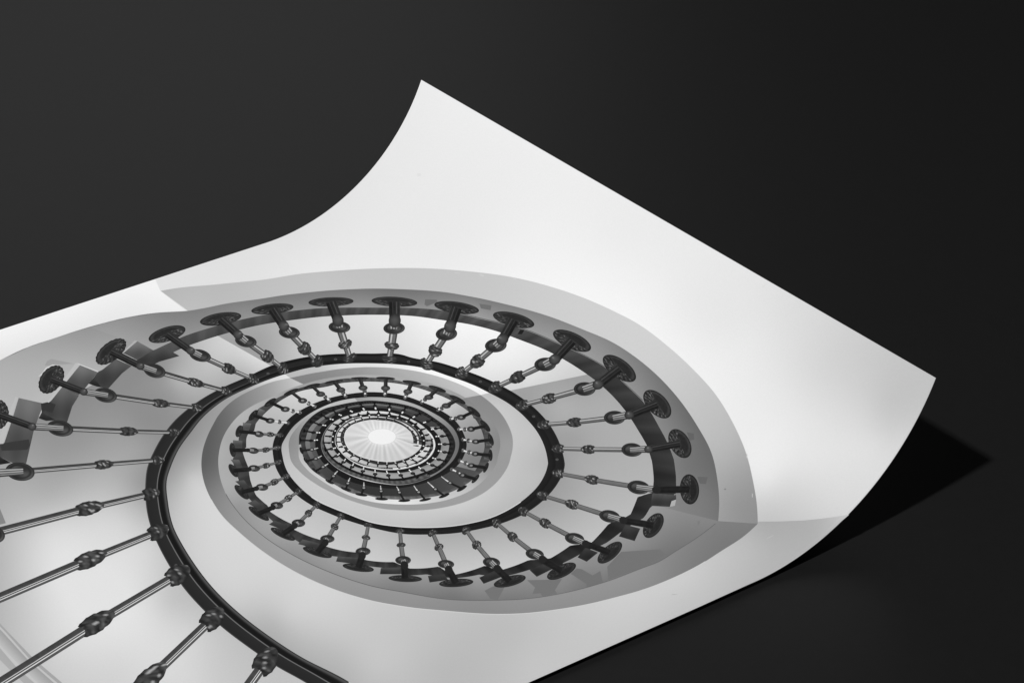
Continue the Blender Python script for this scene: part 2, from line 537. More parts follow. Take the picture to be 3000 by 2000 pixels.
# ------------------------------------------------------------------ the sheet itself
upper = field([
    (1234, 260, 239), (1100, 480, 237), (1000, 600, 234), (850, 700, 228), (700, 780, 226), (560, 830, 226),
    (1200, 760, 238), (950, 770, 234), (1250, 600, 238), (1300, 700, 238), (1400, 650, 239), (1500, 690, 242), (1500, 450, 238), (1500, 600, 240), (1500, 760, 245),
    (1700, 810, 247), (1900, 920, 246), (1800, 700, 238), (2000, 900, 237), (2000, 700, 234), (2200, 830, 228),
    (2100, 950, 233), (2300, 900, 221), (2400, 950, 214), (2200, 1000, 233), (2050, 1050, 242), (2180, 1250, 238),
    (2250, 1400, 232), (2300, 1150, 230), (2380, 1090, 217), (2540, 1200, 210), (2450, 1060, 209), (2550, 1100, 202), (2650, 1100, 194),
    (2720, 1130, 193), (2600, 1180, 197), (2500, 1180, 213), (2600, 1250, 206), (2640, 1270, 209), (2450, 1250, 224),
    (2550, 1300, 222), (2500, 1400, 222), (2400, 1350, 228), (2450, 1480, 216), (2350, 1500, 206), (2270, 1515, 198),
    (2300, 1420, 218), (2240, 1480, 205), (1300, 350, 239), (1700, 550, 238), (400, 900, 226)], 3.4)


def sheet_mesh():
    ns, ntt = 300, 190
    s = np.concatenate([np.linspace(-0.86, 0, 200)[:-1], np.linspace(0, S_END, ns - 199)])
    t = np.linspace(0, WID, ntt)
    S, T = np.meshgrid(s, t, indexing='ij')
    P = sheet_point(S, T)
    # picture position of every vertex, to read its printed tone
    y = P[..., 1] * math.cos(PITCH) - (P[..., 2] - 1) * math.sin(PITCH)
    z = P[..., 1] * math.sin(PITCH) + (P[..., 2] - 1) * math.cos(PITCH)
    uv = np.stack([1500 + FOC * P[..., 0] / y, 1000 - FOC * z / y], -1)
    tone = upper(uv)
    alb = np.clip(lin(tone) / K_TONE / curl_light(S), 0.002, 0.88)
    return S, T, P, alb


S_, T_, P_, alb = sheet_mesh()
m_, n_ = S_.shape
idx = np.arange(m_ * n_).reshape(m_, n_)
faces = [tuple(q) for q in np.stack([idx[:-1, :-1], idx[:-1, 1:], idx[1:, 1:], idx[1:, :-1]], -1).reshape(-1, 4)]
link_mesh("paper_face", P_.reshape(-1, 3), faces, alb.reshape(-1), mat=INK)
# the back of the sheet and its cut edges
TH = 0.00035
PB = sheet_point(S_, T_, -TH)
vb = np.concatenate([PB.reshape(-1, 3), (P_ + (PB - P_) * 0.02).reshape(-1, 3)])
fb = [tuple(q[::-1]) for q in faces]
o2 = m_ * n_
ring = list(idx[0, :]) + list(idx[1:, -1]) + list(idx[-1, :-1][::-1]) + list(idx[1:-1, 0][::-1])
for i in range(len(ring)):
    a, b = ring[i], ring[(i + 1) % len(ring)]
    fb.append((a, b, b + o2, a + o2))
link_mesh("paper_back", vb, fb, None, mat=PAPER_BACK, smooth=False)

# ------------------------------------------------------------------ printed walls
wall_low = field([
    (2480, 1512, 200), (2400, 1530, 178), (2300, 1540, 172), (2240, 1535, 170), (2300, 1600, 176), (2400, 1590, 180),
    (2200, 1600, 184), (2100, 1650, 192), (2200, 1690, 180), (2000, 1700, 200), (2000, 1780, 190), (1800, 1780, 200),
    (1800, 1860, 194), (1650, 1820, 193), (1550, 1950, 190), (1500, 1850, 184), (1300, 1820, 188), (1300, 1950, 180),
    (1100, 1800, 195), (1100, 1950, 190), (1000, 1850, 194), (1000, 1950, 176), (850, 1700, 205), (850, 1800, 197),
    (800, 1830, 175), (700, 1600, 208), (700, 1750, 198), (600, 1500, 207), (600, 1650, 203), (560, 1400, 195),
    (520, 1500, 190), (530, 1400, 172), (520, 1350, 150), (560, 1280, 142), (590, 1240, 148), (620, 1215, 150),
    (560, 1330, 160), (575, 1370, 178), (680, 1180, 158), (740, 1140, 178), (800, 1110, 215), (780, 1118, 210),
    (840, 1095, 226), (650, 1160, 158)], 3.4)
wall_mid = field([
    (860, 1095, 185), (930, 1080, 190), (1000, 1070, 215), (1080, 1066, 225), (1200, 1073, 238), (1300, 1095, 247),
    (1400, 1130, 245), (1250, 1088, 246), (1430, 1150, 238), (1150, 1071, 232)], 3.4)
wall_in = field([
    (1440, 1160, 188), (1460, 1190, 196), (1520, 1230, 192), (1560, 1300, 190), (1590, 1340, 178), (1520, 1330, 190),
    (1500, 1400, 190), (1560, 1400, 185), (1450, 1440, 195), (1500, 1450, 186), (1350, 1500, 196), (1350, 1520, 182),
    (1200, 1520, 194), (1100, 1510, 194), (1000, 1480, 196), (900, 1430, 196), (850, 1370, 192), (835, 1310, 178),
    (840, 1280, 168), (870, 1235, 162), (920, 1210, 185), (960, 1185, 198)], 3.4)

hall = Ink()
# bright face to the left of the broken line
left_edge = [(-260, 1051), (0, 966.4), (455, 818.0), (470, 852.3), (505, 880), (545, 909.5), (459, 916.6), (382, 928), (306, 946),
             (229.6, 967.6), (153, 993), (84, 1016), (0, 1055), (-260, 1190)]
patch(hall, left_edge, field([(0, 1000, 236), (200, 930, 238), (400, 870, 239), (500, 890, 240), (0, 1040, 228)]), 1, 18)
# lower wall from the seam on the right round to the rail
seam = F(2100, 1350, 3.92, "1519,612.5 1350,640 1200,660 1000,680 700,692 475,693")
pl = [(2488.3, 1506.2)] + seam[1:] + [tuple(q) for q in SA(np.linspace(373.0, 466, 90))] \
    + [tuple(q) for q in SHI(np.linspace(106, 88.5, 16))] + [ (1383, 2071.5), (1545.7, 1999.4)] \
    + F(2100, 1350, 3.92, "-196,1669.3 30,1566.2 290,1449.2 500,1348.8 620,1283.8 810,1173.8 1080,988.5 1290,819 1400,716")
patch(hall, pl, wall_low, 1, 16)
ribbon(hall, SHI, shifted(SA, 360), 106, 212.9, 106, 212.7, lambda G, p_, t: wall_low(G), 1, 9)
ribbon(hall, SHI, shifted(SA, 360), 212.9, 337.5, 212.7, 336.8, lambda G, p_, t: wall_mid(G), 1, 7)
ribbon(hall, SHI, shifted(SA, 360), 337.5, 600, 336.8, 600, lambda G, p_, t: wall_in(G), 1, 9)
wall3 = field([(900, 1215, 190), (950, 1185, 192), (985, 1178, 196), (1000, 1174, 142), (1040, 1168, 150), (1100, 1166, 168),
               (1180, 1172, 175), (1240, 1190, 168), (1290, 1220, 150), (1330, 1260, 115), (1342, 1300, 105),
               (1330, 1345, 110), (1290, 1378, 120)], 4)
ribbon(hall, SHI, shifted(SB, 360), 595, 762, 595, 762, lambda G, p_, t: wall3(G), 1, 4)
hall.build("printed_wall", label="pale plaster wall of the stairwell as printed on the sheet")

# soffit
sof = Ink()
sof1 = field([(480, 855, 178), (550, 890, 186), (640, 870, 184), (750, 850, 188), (900, 830, 192), (1080, 815, 192),
              (1200, 815, 194), (1400, 830, 198), (1600, 885, 205), (1800, 960, 208), (1950, 1060, 206), (2050, 1170, 195),
              (2120, 1300, 182), (2150, 1400, 160), (2160, 1480, 145), (2200, 1520, 140), (2120, 1500, 152)], 3.4)
ribbon(sof, SA, SB, 213.4, 372.95, 213.0, 374.0, lambda G, p_, t: sof1(G) + 3, 1, 9)
sof2 = field([(2200, 1540, 122), (2100, 1580, 120), (2000, 1640, 126), (1900, 1690, 138), (1800, 1720, 142),
              (1650, 1760, 140), (1500, 1775, 138), (1400, 1775, 135), (1200, 1755, 142), (1000, 1700, 146),
              (850, 1640, 152), (750, 1570, 150), (680, 1510, 143), (640, 1440, 128), (618, 1400, 108), (612, 1350, 92),
              (620, 1300, 92), (640, 1250, 96), (670, 1210, 108), (720, 1170, 132), (790, 1140, 158), (860, 1115, 192),
              (830, 1125, 178)], 3.4)
ribbon(sof, SA, SB, 372.95, 572.7, 374.0, 573.8, lambda G, p_, t: sof2(G), 1, 9)
sof3 = field([(860, 1112, 126), (930, 1100, 132), (1000, 1090, 142), (1080, 1085, 156), (1200, 1095, 174),
              (1300, 1125, 184), (1370, 1150, 190), (1390, 1160, 188)], 3.4)
ribbon(sof, SA, SB, 572.7, 696.8, 573.8, 694.7, lambda G, p_, t: sof3(G), 1, 6)
sof4 = field([(1385, 1165, 134), (1430, 1200, 136), (1470, 1250, 140), (1484, 1300, 152), (1478, 1350, 150),
              (1440, 1410, 152), (1350, 1460, 154), (1200, 1487, 152), (1100, 1480, 154), (1000, 1450, 156),
              (920, 1400, 158), (870, 1340, 150), (862, 1290, 138), (880, 1250, 150), (930, 1205, 185)], 3.4)
ribbon(sof, SA, SB, 696.8, 955, 694.7, 955, lambda G, p_, t: sof4(G), 1, 6)
sof.build("printed_soffit", label="flat underside band of the staircase as printed on the sheet")

# stringer
strg = Ink()
st1 = field([(0, 1080, 172), (60, 1100, 174), (150, 1040, 166), (60, 1170, 178), (220, 1060, 172), (250, 1010, 158),
             (330, 970, 150), (420, 950, 138), (400, 1000, 152), (520, 930, 126), (600, 920, 125), (720, 900, 130),
             (750, 885, 122), (870, 890, 130), (1000, 862, 122), (1080, 890, 138), (1120, 860, 116), (1230, 870, 122),
             (1270, 890, 135), (1400, 900, 140), (1420, 880, 120), (1560, 930, 135), (1600, 970, 145), (1750, 1000, 138),
             (1740, 1050, 150), (1870, 1090, 128), (1870, 1150, 138), (1960, 1170, 112), (2010, 1230, 106),
             (1980, 1270, 122), (2060, 1330, 104), (2010, 1360, 112), (2085, 1430, 108), (2060, 1450, 116),
             (2090, 1510, 112), (2000, 1500, 122)], 3.4)
patch(strg, [(-260, 1190), (0, 1055)] + [tuple(q) for q in SB(np.linspace(191.8, 200.6, 14))]
      + [(448, 1027), (400, 1045), (330, 1085), (285, 1120), (225, 1150), (170, 1200), (130, 1225), (100, 1212), (60, 1290), (10, 1345), (-40, 1400), (-260, 1560)], st1, 1, 16)
ribbon(strg, SB, SDO, 200.6, 374, 200.6, 374, lambda G, p_, t: st1(G) + 4, 1, 7)
st2 = field([(2090, 1535, 124), (2000, 1560, 118), (1940, 1600, 116), (1880, 1600, 128), (1850, 1660, 112),
             (1800, 1660, 124), (1700, 1700, 118), (1650, 1720, 124), (1560, 1700, 132), (1480, 1740, 118), (1400, 1710, 138),
             (1330, 1740, 112), (1240, 1700, 136), (1150, 1710, 124), (1100, 1680, 142), (1000, 1670, 140), (980, 1650, 146),
             (860, 1600, 140), (850, 1575, 152), (760, 1530, 150), (700, 1480, 142), (690, 1450, 156), (660, 1420, 164),
             (665, 1350, 160), (650, 1320, 166), (670, 1270, 158), (690, 1230, 172), (740, 1195, 170), (800, 1170, 162),
             (860, 1145, 152), (950, 1118, 156), (1060, 1103, 166), (1200, 1115, 166), (1300, 1142, 158),
             (1370, 1175, 146)], 3.4)
ribbon(strg, SB, SDO, 374, 694.7, 374, 694.7, lambda G, p_, t: st2(G) + 4, 1, 6)
st3 = field([(1400, 1200, 136), (1440, 1240, 140), (1458, 1290, 132), (1450, 1350, 140), (1420, 1395, 158),
             (1380, 1425, 185), (1320, 1450, 195), (1260, 1465, 205), (1180, 1470, 225), (1100, 1462, 218),
             (1020, 1440, 205), (960, 1405, 200), (910, 1355, 190), (885, 1310, 170), (880, 1280, 150)], 3.4)
ribbon(strg, SB, SDO, 694.7, 900, 694.7, 900, lambda G, p_, t: st3(G), 1, 5)
# edge line where stringer meets soffit along the bottom
strg_line = Ink()
ribbon(strg, inset(SB, 0.9), inset(SB, -0.9), 374.5, 520, 374.5, 520, 92, 3, 2)
ribbon(strg, inset(SA, 1.5), inset(SA, -1), 381, 520, 381, 520, 205, 2, 2)
strg.build("printed_stringer", label="grey side face of the stair as printed on the sheet")

# soft shapes thrown on the stringer in the picture
def shape_shadow(poly, tone, layer, step):
    q = Ink()
    patch(q, poly, tone, layer, step)
    q.build("printed_shadow")


shape_shadow(F(1450, 1600, 3.92, "370,385 460,470 430,545 520,535 545,570 715,540 690,500 770,370 600,380"), 112, 3, 30)
shape_shadow(F(1450, 1600, 3.92, "870,310 1050,430 1055,465 1240,410 1210,280 1120,330 1000,260 940,250"), 110, 3, 30)
shape_shadow(F(1450, 1600, 3.92, "1290,230 1300,380 1600,270 1750,205 1960,90 1900,30 1450,60"), 112, 3, 30)
shape_shadow(F(1200, 1400, 3.92, "860,1290 930,1385 1010,1395 1070,1290 1110,1200 960,1240"), 112, 3, 30)
shape_shadow(F(1650, 1250, 3.92, "1540,570 1660,575 1640,655 1570,650"), 101, 3, 30)
shape_shadow(F(1650, 1250, 3.92, "1420,60 1500,75 1505,145 1450,155"), 99, 3, 30)
shape_shadow(F(0, 1000, 7.84, "1030,550 1080,450 1180,400 1600,490 1700,510 1300,530 1140,560"), 156, 3, 30)
shape_shadow(F(1200, 800, 3.92, "180,300 310,305 320,330 200,380 170,360"), 110, 3, 30)
shape_shadow(F(1200, 800, 3.92, "800,350 940,370 930,425 820,405"), 112, 3, 30)

# wall seen between the balusters
gap = Ink()
g_a = field([(60, 1360, 160), (150, 1330, 150), (300, 1220, 145), (250, 1290, 148), (420, 1240, 140), (500, 1150, 150),
             (430, 1120, 142), (400, 1320, 158), (350, 1420, 174), (150, 1450, 172), (420, 1420, 150), (350, 1520, 203),
             (150, 1550, 208), (300, 1620, 215), (150, 1680, 216), (440, 1600, 203), (400, 1750, 216), (440, 1800, 212),
             (200, 1850, 212), (500, 1760, 191), (550, 1850, 203), (620, 1950, 196), (720, 1920, 186), (550, 1980, 205),
             (350, 1950, 205), (60, 1750, 190), (5, 1650, 178), (520, 1110, 176), (560, 1080, 180), (500, 1050, 152),
             (620, 1060, 194), (680, 1020, 208), (650, 1115, 176), (740, 1050, 214), (710, 1088, 182), (480, 1080, 146)], 3.4)
patch(gap, [tuple(q) for q in SHO(np.linspace(97.5, 203, 114))]
      + [(470, 1050), (448, 1030), (340, 1060), (240, 1110), (150, 1170), (80, 1200), (20, 1280), (-80, 1380), (-300, 1520), (-300, 2160), (500, 2200)], g_a, 0.5, 16)
ribbon(gap, SDI, SHO, 197.9, 211.6, 199, 212.6, lambda G, p_, t: g_a(G), 2, 9)
g_b = field([(700, 990, 160), (800, 1040, 168), (760, 1000, 160), (860, 980, 188), (860, 1030, 192), (950, 960, 206),
             (950, 1020, 202), (1080, 980, 216), (1080, 1020, 210), (1200, 980, 228), (1250, 940, 242), (1300, 1000, 238),
             (1400, 1000, 241), (1360, 970, 245), (1450, 1060, 238), (1600, 1060, 226), (1550, 1100, 224), (1500, 1130, 214),
             (1700, 1090, 208)], 3.4)
ribbon(gap, SDI, SHO, 211.6, 343, 212.6, 340, lambda G, p_, t: g_b(G), 2, 8)
g_c = field([(1530, 1150, 158), (1600, 1140, 164), (1700, 1130, 160), (1750, 1180, 172), (1650, 1200, 174), (1800, 1250, 172),
             (1680, 1280, 158), (1880, 1380, 176), (1700, 1350, 164), (1680, 1420, 162), (1850, 1450, 178),
             (1750, 1500, 180), (1620, 1500, 164), (1650, 1560, 180), (1500, 1550, 170), (1500, 1600, 184),
             (1350, 1600, 178), (1250, 1580, 172), (1250, 1620, 182), (1100, 1600, 192), (1000, 1560, 190), (1060, 1560, 186),
             (900, 1520, 192), (850, 1480, 190), (780, 1430, 188), (780, 1340, 180), (760, 1290, 178), (770, 1250, 178),
             (800, 1220, 182), (880, 1190, 196), (860, 1170, 204), (950, 1155, 208), (1040, 1135, 208), (1150, 1135, 216),
             (1250, 1150, 220), (1300, 1170, 214), (1340, 1200, 182), (1370, 1230, 162), (1390, 1270, 146), (1400, 1310, 132),
             (1385, 1350, 122), (1360, 1340, 130)], 3.4)
ribbon(gap, SDI, SHO, 343, 739.9, 340, 741.4, lambda G, p_, t: g_c(G), 2, 7)
g_d = field([(1370, 1390, 74), (1300, 1420, 66), (1230, 1435, 56), (1150, 1440, 50), (1060, 1430, 50), (980, 1390, 58),
             (930, 1340, 76), (910, 1290, 88), (920, 1250, 84), (970, 1220, 72), (1020, 1200, 64), (1100, 1188, 62),
             (1200, 1205, 58), (1260, 1235, 62), (1285, 1250, 60)], 3.4)


def gd_tone(G, p_, t):
    base = g_d(G)
    k = np.clip((p_ - 870) / 40, 0, 1) * (1 - np.clip((p_ - 1020) / 30, 0, 1))
    return base + k * np.where(t < 0.46, 42, 0)


ribbon(gap, SDI, SHO, 739.9, 1070, 741.4, 1068, gd_tone, 2, ts=[0, .2, .44, .5, .75, 1])
g_e = field([(1300, 1280, 140), (1300, 1320, 146), (1270, 1350, 150), (1200, 1385, 156), (1100, 1385, 160),
             (1000, 1340, 164), (960, 1290, 166), (970, 1250, 178), (1000, 1228, 196), (1060, 1208, 212), (1120, 1206, 220),
             (1200, 1226, 214), (1240, 1250, 200), (1254, 1290, 172), (1250, 1305, 120)], 3.4)
ribbon(gap, SDI, SHO, 1070, 1450, 1068, 1450, lambda G, p_, t: g_e(G) - 22 * np.clip(t * 1.6 - 0.9, 0, 1), 2, 6)


def gf_tone(G, p_, t):
    low = np.clip(1 - np.abs(p_ - 1530) / 70.0, 0, 1)
    return 210 - 45 * low * np.abs(np.sin(t * 7 + 0.6)) - 20 * low


ribbon(gap, SDI, SHO, 1450, 1812, 1450, 1812, gf_tone, 2, 9)
gap.build("printed_inner_wall", label="shaded wall seen between the balusters as printed on the sheet")

# skirting moulding in the lower left corner of the picture
sk = Ink()
EDG = [[(-120, 1700), (23.6, 1850), (97, 1926.5), (183.7, 2000), (300, 2085)],
       [(-126, 1704), (17.9, 1852), (89, 1931.6), (169.6, 2000), (286, 2088)],
       [(-132, 1708), (11.5, 1854), (84, 1934), (159.4, 2000), (276, 2090)],
       [(-150, 1740), (0, 1888), (60, 1950.8), (111, 2000), (228, 2096)],
       [(-156, 1747), (0, 1897), (51, 1956), (102, 2000), (218, 2098)],
       [(-180, 1775), (0, 1931.6), (37, 1968.6), (70, 2000), (180, 2100)],
       [(-260, 1850), (-60, 2000), (-20, 2040), (20, 2080), (60, 2110)]]
for k, (ta, tb) in enumerate([(156, 158), (186, 184), (150, 182), (188, 186), (162, 165), (184, 190)]):
    a = np.array(EDG[k], float)
    b = np.array(EDG[k + 1], float)
    w = np.linspace(0, len(a) - 1, 25)
    ia = np.stack([np.interp(w, range(len(a)), a[:, j]) for j in (0, 1)], -1)
    ib = np.stack([np.interp(w, range(len(b)), b[:, j]) for j in (0, 1)], -1)
    G = np.stack([ia, (ia + ib) / 2, ib], 1)
    T = np.tile([ta, (ta + tb) / 2, tb], (25, 1))
    sk.grid(G, T, 4)
patch(sk, F(0, 1400, 3.92, "-120,80 0,350 67,515 0,530 -120,560"), 128, 4, 20)
sk.build("printed_skirting", label="pale moulding printed in the near left corner")

# treads
trd = Ink()


def tread_tone(G, p_, t):
    x, y = G[..., 0], G[..., 1]
    v = np.interp(p_, [197, 215, 240, 270, 300, 320, 340, 355, 372, 385, 410, 450, 490, 530, 560, 600, 660, 700, 735, 760, 810, 850, 900],
                  [78, 78, 72, 76, 80, 76, 66, 54, 50, 42, 42, 56, 60, 62, 72, 80, 92, 84, 76, 92, 112, 95, 60])
    wob = 9 * np.sin(p_ * 0.9) + 5 * np.sin(p_ * 2.3 + 1)
    return np.clip(v + wob * 0.8 - 10 * t, 16, 200)


ribbon(trd, SDO, SDI, 200.6, 374, 197.9, 374, tread_tone, 3, 5)
ribbon(trd, SDO, SDI, 374, 900, 374, 900, tread_tone, 3, 4)
# dark band of the third turn, and its thin grey underside further round
ribbon(trd, SB, SDI, 895, 1122, 895, 1122,
       lambda G, p_, t: 34 + 12 * np.sin(p_ * 1.7) * (t > .3) + 20 * np.clip((915 - p_) / 20, 0, 1), 4, 6)
ribbon(trd, shifted(SHI, -360), SDI, 1119, 1275, 1119, 1275,
       lambda G, p_, t: np.where(t < .18, 40, np.where(t < .62, 84 + 14 * np.sin(p_), 24)), 5, ts=[0, .12, .2, .4, .58, .66, .85, 1])
ribbon(trd, shifted(SHI, -360), SDI, 1275, 1310, 1275, 1310, lambda G, p_, t: 34 + 0 * t, 5, 3)
ribbon(trd, shifted(SHI, -360), SDI, 1425, 1515, 1425, 1515,
       lambda G, p_, t: np.where(t < .3, 225, 60 + 40 * np.sin(p_ * 1.1)), 5, ts=[0, .28, .34, .6, 1])
ribbon(trd, shifted(SHI, -360), SDI, 1515, 1680, 1515, 1680, lambda G, p_, t: np.where(t < .2, 200, 62 + 30 * np.sin(p_ * 1.3)),
       5, ts=[0, .18, .26, .6, 1])
ribbon(trd, shifted(SHI, -360), SDI, 1680, 1811, 1680, 1811, lambda G, p_, t: 58 + 22 * np.sin(p_ * 1.3), 5, 3)
# thin light lines on the treads' outer edge, top right
ribbon(trd, inset(SDO, 3.5), inset(SDO, 1.2), 300, 352, 300, 352, 92, 4, 2)
BL = [(F(1650, 1250, 3.92, "715,1120 885,1165 820,1308 640,1255"), 50), (F(1650, 1250, 3.92, "255,1385 400,1440 270,1545 165,1495"), 48),
      (F(1650, 1250, 3.92, "1005,905 1025,760 1295,780 1298,835 1225,915"), 64), 
      (F(1200, 1400, 3.92, "1380,1055 1530,985 1640,1040 1460,1130"), 48), (F(1200, 1400, 3.92, "800,1140 980,1060 1060,1130 850,1210"), 48),
      (F(1200, 1400, 3.92, "210,1120 400,1100 440,1165 230,1195"), 52), (F(700, 1400, 3.92, "1630,1030 1860,1020 1850,1100 1620,1100"), 58),
      (F(700, 1400, 3.92, "1135,895 1380,915 1350,985 1115,955"), 64), (F(700, 1400, 3.92, "730,700 930,750 900,810 680,755"), 68),
      (F(700, 1400, 3.92, "410,485 560,540 520,600 345,530"), 62), (F(700, 1400, 3.92, "185,250 300,330 260,385 100,285"), 68),
      (F(600, 1300, 5.2267, "465,570 600,550 700,685 610,700"), 66),
      (F(600, 1300, 5.2267, "395,238 525,240 590,380 490,370"), 80), (F(580, 1240, 7.84, "805,380 1020,400 1010,590 850,590 800,500"), 84),
      (F(580, 1240, 7.84, "1030,-20 1225,0 1160,180 1040,170"), 92), (F(600, 1050, 5.2267, "840,765 925,800 880,890 795,850"), 92),
      (F(1260, 1060, 5.345, "690,830 800,870 750,920 670,870"), 78), (F(1260, 1060, 5.345, "870,1060 935,1110 930,1130 830,1135"), 84),
      (F(1260, 1060, 5.345, "875,1270 975,1310 965,1345 880,1345"), 80), (F(1260, 1280, 5.345, "845,310 930,345 925,380 835,380"), 84),
      # big tread ends at the left of the picture
      (F(0, 800, 3.92, "1575,780 1760,885 1590,1003 1415,915"), 98), (F(0, 800, 3.92, "1330,985 1510,1065 1400,1150 1245,1322 1160,1310 1075,1205 1130,1130 1180,1105"), 74),
      (F(0, 800, 3.92, "1570,1000 1760,885 1870,840 2060,950 1830,1015 1770,1045 1660,1060 1600,1020"), 66),
      (F(0, 800, 3.92, "1075,1203 1165,1310 1110,1300 1018,1268"), 44), (F(0, 800, 3.92, "1640,960 1670,1045 1610,1030 1580,1005"), 42),
      (F(0, 800, 3.92, "920,1055 1128,1137 985,1310 900,1400 690,1300 760,1225"), 92),
      (F(0, 1100, 3.92, "690,110 905,230 830,350 770,535 640,512 480,420 545,300"), 80),
      (F(0, 1100, 3.92, "215,255 505,320 440,480 385,640 300,1008 140,1000 0,930 -60,900 -20,790 50,770 150,470"), 90),
      (F(0, 1100, 3.92, "480,420 640,512 530,518 445,488"), 46), (F(0, 1100, 3.92, "0,930 130,1000 0,1020 -60,1000 -60,900"), 42)]


def block_tone(v):
    def f(uv):
        q = uv - uv.mean(0)
        k = q[:, 1] / (np.abs(q[:, 1]).max() + 1e-6)
        return v * (1 - 0.22 * np.sin(2.2 * k + 0.6)) + 4 * np.sin(uv[:, 0] * 1.9 + uv[:, 1] * 2.7)
    return f


for k, (poly, v) in enumerate(BL):
    patch(trd, poly, block_tone(v), 6 + 0.15 * (k % 6), 7)
patch(trd, F(0, 1100, 3.92, "470,320 560,300 640,330 600,430 520,400 480,420"), 50, 8, 8)
patch(trd, F(0, 1100, 3.92, "60,770 330,730 345,800 310,850 20,860 0,800"), 54, 8, 8)
trd.build("printed_tread", mat=INK_DARK, label="dark undersides of the steps as printed on the sheet")
for poly, v in [(F(0, 800, 3.92, "870,1030 918,1055 590,1460 560,1485 540,1478"), 186), (F(0, 1100, 3.92, "178,240 212,255 40,780 0,782 -30,760"), 184),
                (F(0, 800, 3.92, "1545,775 1580,778 1425,912 1412,905"), 176), (F(1650, 1250, 3.92, "1225,915 1245,850 1298,832 1282,905"), 172),
                (F(0, 800, 3.92, "880,1028 1130,1125 1125,1137 905,1050"), 205), (F(1200, 800, 3.92, "1240,700 1270,650 1320,650 1290,700"), 26),
                (F(0, 1000, 7.84, "870,810 960,730 1050,600 1200,530 1290,530 1350,565 1180,600 1050,680 940,790"), 205)]:
    lite = Ink()
    patch(lite, poly, v, 9, 16)
    lite.build("printed_edge_strip")

# handrail
rail = Ink()


def rail_tone(G, p_, t):
    T1 = np.interp(t, [0, .03, .06, .5, .53, .555, .575, .60, .74, .82, .88, .93, .965, 1], [84, 66, 36, 40, 36, 105, 105, 24, 18, 28, 66, 80, 38, 66])
    T2 = np.interp(t, [0, .03, .25, .28, .6, .63, .66, .9, 1], [40, 18, 20, 36, 34, 48, 20, 26, 52])
    T3 = np.interp(t, [0, .1, .5, .6, .7, 1], [44, 26, 32, 20, 26, 30])
    k1 = 1 - np.clip((p_ - 190) / 30, 0, 1)
    k3 = np.clip((p_ - 330) / 30, 0, 1)
    v = T1 * k1 + (T2 * (1 - k3) + T3 * k3) * (1 - k1)
    inner = np.clip((p_ - 800) / 60, 0, 1)
    return v * (1 - inner) + inner * (24 + 26 * np.clip((p_ - 1450) / 100, 0, 1))


TS = [0, .03, .06, .12, .25, .28, .4, .5, .53, .555, .575, .60, .63, .66, .74, .82, .88, .93, .965, 1]
ribbon(rail, SHO, SHI, 97.8, 560, 97.8, 560, rail_tone, 5, ts=TS, step=.7)
ribbon(rail, SHO, SHI, 560, 1100, 560, 1100, rail_tone, 5, ts=[0, .1, .5, .6, .7, 1])
SHO5 = inset(SHO, lambda p_: 3.4 * np.clip((p_ - 1480) / 30, 0, 1))
ribbon(rail, SHO5, SHI, 1100, 1811, 1100, 1811, rail_tone, 6, ts=[0, .5, 1])
rail.build("printed_handrail", mat=INK_DARK, label="dark spiralling handrail as printed on the sheet")

# light lines along the rail
ln = Ink()
ribbon(ln, inset(SHI, 1.0), inset(SHI, -1.2), 385, 500, 385, 500, 222, 7, 2)
ribbon(ln, inset(SHI, 0.6), inset(SHI, lambda p_: -1.2 - 1.0 * np.clip(1 - np.abs(p_ - 830) / 40, 0, 1)), 745, 915, 745, 915,
       lambda G, p_, t: 120 + 90 * np.clip(1 - np.abs(p_ - 830) / 60, 0, 1), 7, 2)
ribbon(ln, inset(SHI, 0.4), inset(SHI, lambda p_: -1.0 - 2.6 * np.clip(1 - np.abs(p_ - 1190) / 70, 0, 1)), 1095, 1330, 1095, 1330,
       lambda G, p_, t: 185 + 45 * np.clip(1 - np.abs(p_ - 1190) / 90, 0, 1), 7, 2)
for a in (1073, 1083, 1095, 1107, 1119, 1131, 1143):
    ribbon(ln, inset(SHI, -1.0), inset(SHI, lambda p_: -5.5), a, a + 8.5, a, a + 8.5, 226, 8, 2)
ribbon(ln, inset(SHI, 0.2), inset(SHI, -1.6), 1500, 1690, 1500, 1690, 232, 7, 2)
ribbon(ln, inset(SHI, 0.5), inset(SHI, -0.8), 1400, 1440, 1400, 1440, 150, 7, 2)
ln.build("printed_rail_highlight", label="thin bright lines along the inner rail in the print")

# skylight
sky = Ink()


def eye(phi):
    a = np.radians(phi)
    return np.stack([1119 + 42 * np.cos(a), 1278.5 + 23.5 * np.sin(a)], -1)


def sky_in(phi):
    phi = np.asarray(phi, float)
    q = 1452 + ((phi - 1452) % 360)
    return SHI(q)


def sky_tone(G, p_, t):
    a = np.radians(p_)
    streak = 9 * np.sin(a * 26 + 1.3 * np.sin(3 * a)) + 5 * np.sin(a * 15 + 2)
    base = 208 + 8 * np.sin(-a) * (t > 0) + 14 * (1 - t) ** 3
    return base + streak * (0.35 + 0.65 * (1 - np.abs(t - 0.4)))


ribbon(sky, sky_in, eye, 1452.2, 1811.8, 1452.2, 1811.8, lambda G, p_, t: sky_tone(G, p_, 1 - t), 5, 6, step=.75)
ribbon(sky, eye, lambda p_: eye(p_) * 0.97 + np.array([1119, 1278.5]) * 0.03, 0, 360, 0, 360, 205, 6, 2, step=2)
ribbon(sky, lambda p_: eye(p_) * 0.97 + np.array([1119, 1278.5]) * 0.03, lambda p_: eye(p_) * 0.001 + np.array([1119, 1278.5]) * 0.999,
       0, 360, 0, 360, 239, 6, 3, step=3)
sky.build("printed_skylight", label="glowing round skylight printed at the heart of the spiral")

